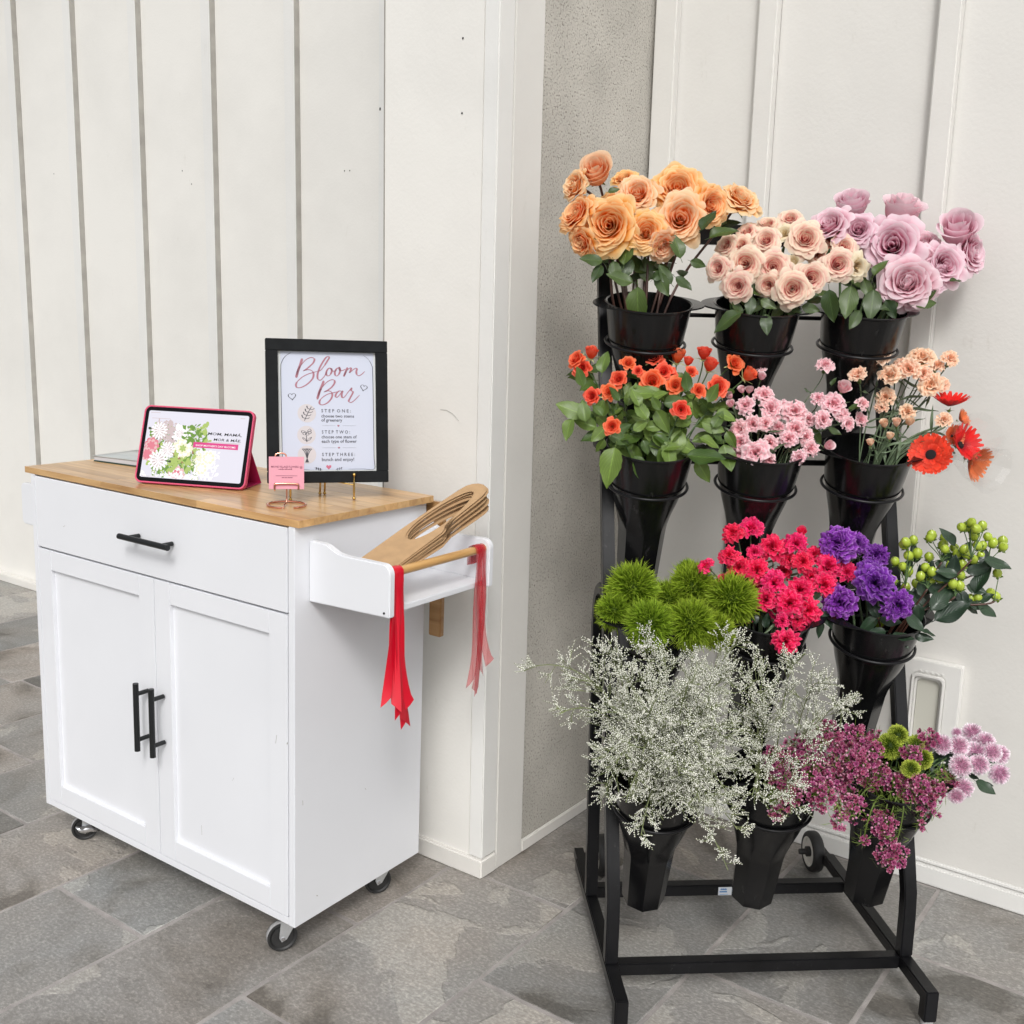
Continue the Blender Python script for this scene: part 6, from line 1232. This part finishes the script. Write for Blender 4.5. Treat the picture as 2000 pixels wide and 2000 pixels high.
def waxsprig(key, cx_, cy_, rp, w_, seed, label):
    r_ = random.Random(seed); base = MOUTH[key]-AXW*.17; C = on_w(cx_, cy_, w_); pxm = depth(C)/F_PX; R_ = rp*pxm
    root = thing('waxflower_sprig', label, 'waxflower', TR(base), 'pink waxflower sprigs in the bottom buckets')
    fc = facing(C, r_.uniform(-.3, .3), .2); so_, pts = stem_obj(root, base, key, C-fc*R_*.5, fc, M['needle'], .0013, rnd=r_, spread=.04, tug=.04)
    qs = G(); n_ = int(max(3, (rp/6.0)**2*1.9)); x_, y_, z_ = frame_to(fc)
    for k in range(n_):
        a = k*2.39996+seed; f = math.sqrt((k+.5)/n_); off = x_*math.cos(a)*f*R_*r_.uniform(.85, 1.1)+y_*math.sin(a)*f*R_*r_.uniform(.85, 1.1)+z_*(R_*.45*(1-f*f)+r_.uniform(-.4, .35)*R_*.8)
        p = C+off; d = off/(np.linalg.norm(off)+1e-6)*.7+z_*.6+np.array([r_.gauss(0, .35), r_.gauss(0, .35), r_.gauss(0, .35)]); sz = r_.uniform(4.6, 6.4)*pxm
        link('floret', WAXF if r_.random() < .72 else WAXB, root, mw_at(p-base, d, r_.uniform(0, 6), sz)) ; qs.tube(np.array([C-fc*R_*.5, C+off*.4-z_*R_*.1, p-d/np.linalg.norm(d)*sz*.8])-base, .0004, 3, cap=False)
    part('stalks', qs, M['needle'], root, smooth=0)
    qn = G(); V = []; Fs = []
    src = [pts[i] for i in range(8, len(pts))]+[C]*3
    for k in range(int(50+rp*1.6)):
        a = r_.choice(src)+np.array([r_.gauss(0, 1) for _ in range(3)])*R_*.35; d = np.array([r_.gauss(0, 1), r_.gauss(0, 1), r_.gauss(0, 1)])+fc*.5; d /= np.linalg.norm(d); L = r_.uniform(.012, .024); s_ = np.cross(d, [r_.gauss(0, 1), r_.gauss(0, 1), r_.gauss(0, 1)]); s_ /= np.linalg.norm(s_); b_ = len(V)
        V += [a-s_*.0005-base, a+s_*.0005-base, a+d*L*.6+s_*.0006-base, a+d*L*.6-s_*.0006-base, a+d*L+np.array([0, 0, .002])-base]; Fs += [(b_, b_+1, b_+2, b_+3), (b_+3, b_+2, b_+4)]
    qn.add(V, Fs); part('needles', qn, M['needle'], root, smooth=0, kind='stuff')
WX = [(500, 200, 85, .03, 'tallest left waxflower cluster beside the statice'), (290, 300, 78, .0, 'pale waxflower cluster near the statice at the left'), (700, 240, 95, .03, 'waxflower cluster left of the green poms'), (690, 400, 120, -.02, 'brightest waxflower cluster in the middle'), (880, 470, 70, .0, 'waxflower cluster at the rim of the right bucket'), (460, 640, 100, -.04, 'waxflower cluster low over the middle bucket'), (300, 560, 75, -.02, 'dark waxflower cluster over the middle bucket'), (140, 390, 90, .0, 'dark waxflower cluster half inside the statice'), (150, 500, 65, -.01, 'small dark waxflower cluster under the statice'), (680, 740, 85, -.05, 'waxflower cluster hanging between middle and right buckets'), (590, 830, 55, -.05, 'small waxflower cluster hanging against the cream wall'), (130, 775, 50, -.06, 'tiny waxflower cluster at the middle bucket rim'), (910, 850, 75, -.07, 'waxflower cluster hanging over the right bucket front'), (930, 925, 55, -.07, 'small waxflower cluster low on the right bucket'), (965, 1075, 90, -.08, 'lowest waxflower cluster hanging on the right bucket'), (1180, 630, 110, -.05, 'full waxflower cluster over the right bucket'), (1300, 600, 62, -.04, 'waxflower cluster close under the pale poms'), (1120, 345, 60, -.01, 'waxflower cluster in front of the green poms'), (1245, 240, 62, .02, 'upright waxflower cluster right of the green poms'), (1340, 500, 32, .0, 'waxflower bud pair beside the pale poms'), (1400, 545, 38, -.01, 'little waxflower cluster touching the lowest pale poms'), (1270, 775, 32, -.05, 'tiny waxflower bloom below the right bucket rim'), (1185, 850, 28, -.06, 'single waxflower bloom on the right bucket side'), (768, 970, 28, -.07, 'single waxflower bloom left of the right bucket'), (570, 330, 100, .04, 'shaded waxflower cluster deep in the middle'), (850, 225, 45, .05, 'shaded waxflower cluster behind the green poms'), (420, 400, 60, .02, 'shaded waxflower cluster left of the middle'), (800, 560, 60, .0, 'shaded waxflower cluster above the right bucket rim'), (560, 500, 80, .02, 'shaded waxflower cluster under the bright middle one'), (400, 480, 95, -.01, 'dark waxflower cluster between statice and the bright middle cluster'), (620, 600, 85, -.02, 'waxflower cluster filling the gap over the middle bucket rim'), (800, 330, 85, .0, 'waxflower cluster just left of the lowest green pom'), (230, 660, 70, -.03, 'waxflower cluster at the lower edge of the statice'), (1020, 560, 75, -.02, 'waxflower cluster in the centre of the right bucket mouth'), (380, 250, 60, .02, 'waxflower cluster between the two tall left ones')]
for k, (x, y, rp, w_, lab) in enumerate(WX): waxsprig((4, 2) if x < 620 else (4, 3), 1480+x*.269, 1380+y*.269, rp*.269*1.30, ROWS[4][0]+w_-(.045 if x < 620 else .012), 300+k, 'pink '+lab)
PM = [pom_mesh('bloom', M['poms'], i, 330, .14) for i in (111, 112)]; GP = [pom_mesh('bloom', M['gpom'], i, 520, .085) for i in (113, 114)]
H43 = Zs([(1340, 275, 64, -.1, .2, 0), (1455, 285, 68, 0, .2, 1), (1555, 190, 64, 0, .5, 0, .02), (1600, 260, 52, 0, .3, 1, .01), (1650, 250, 62, .1, .4, 0, .01), (1590, 335, 72, 0, .2, 1), (1700, 330, 64, .2, .2, 0), (1760, 345, 62, .4, .2, 1, .01), (1472, 430, 72, -.05, 0, 0, -.02), (1605, 420, 66, .05, 0, 1), (1755, 490, 66, .4, -.2, 0), (1490, 590, 66, .2, -.2, 1, -.01), (1440, 650, 52, .1, -.4, 0, -.01), (1215, 285, 52, -.1, .2, 1, .03), (1445, 190, 34, 0, .5, 0, .02)], 1480, 1380, .269)
bunch((4, 3), 'pale pink poms', 'pom', 'pale pink pom', H43, PM, None, M['stem'], .0014, -.03, .03, 43, leaves=2, leafkind='dark', leafL=(.016, .028), tug=.05, name='pompon_flower', stretch=False)
H43b = Zs([(1015, 205, 66, -.05, .4, 0, .0), (955, 285, 84, -.2, .2, 1, .01), (1150, 275, 62, .2, .2, 0, .01), (1110, 452, 60, .05, 0, 1, -.02), (1190, 380, 70, .2, -.1, 0, .01)], 1480, 1380, .269)
og = bunch((4, 3), 'green poms', 'pom', 'lime green pom', H43b, GP, None, M['stem'], .0016, -.02, .02, 44, leaves=2, leafkind='dark', leafL=(.02, .03), tug=.05, name='green_pompon_flower', stretch=False)
extra_leaves([(1640, 380, 130, 0, .0), (1580, 540, 170, -35, -.02), (1600, 560, 110, -5, 0), (1400, 420, 150, 80, .01), (1350, 400, 130, 50, .02), (1520, 490, 90, -20, .01), (1300, 460, 140, 100, .02), (1450, 480, 120, 20, .01)], 1480, 1380, .269, og, ROWS[4][0], 'dark')
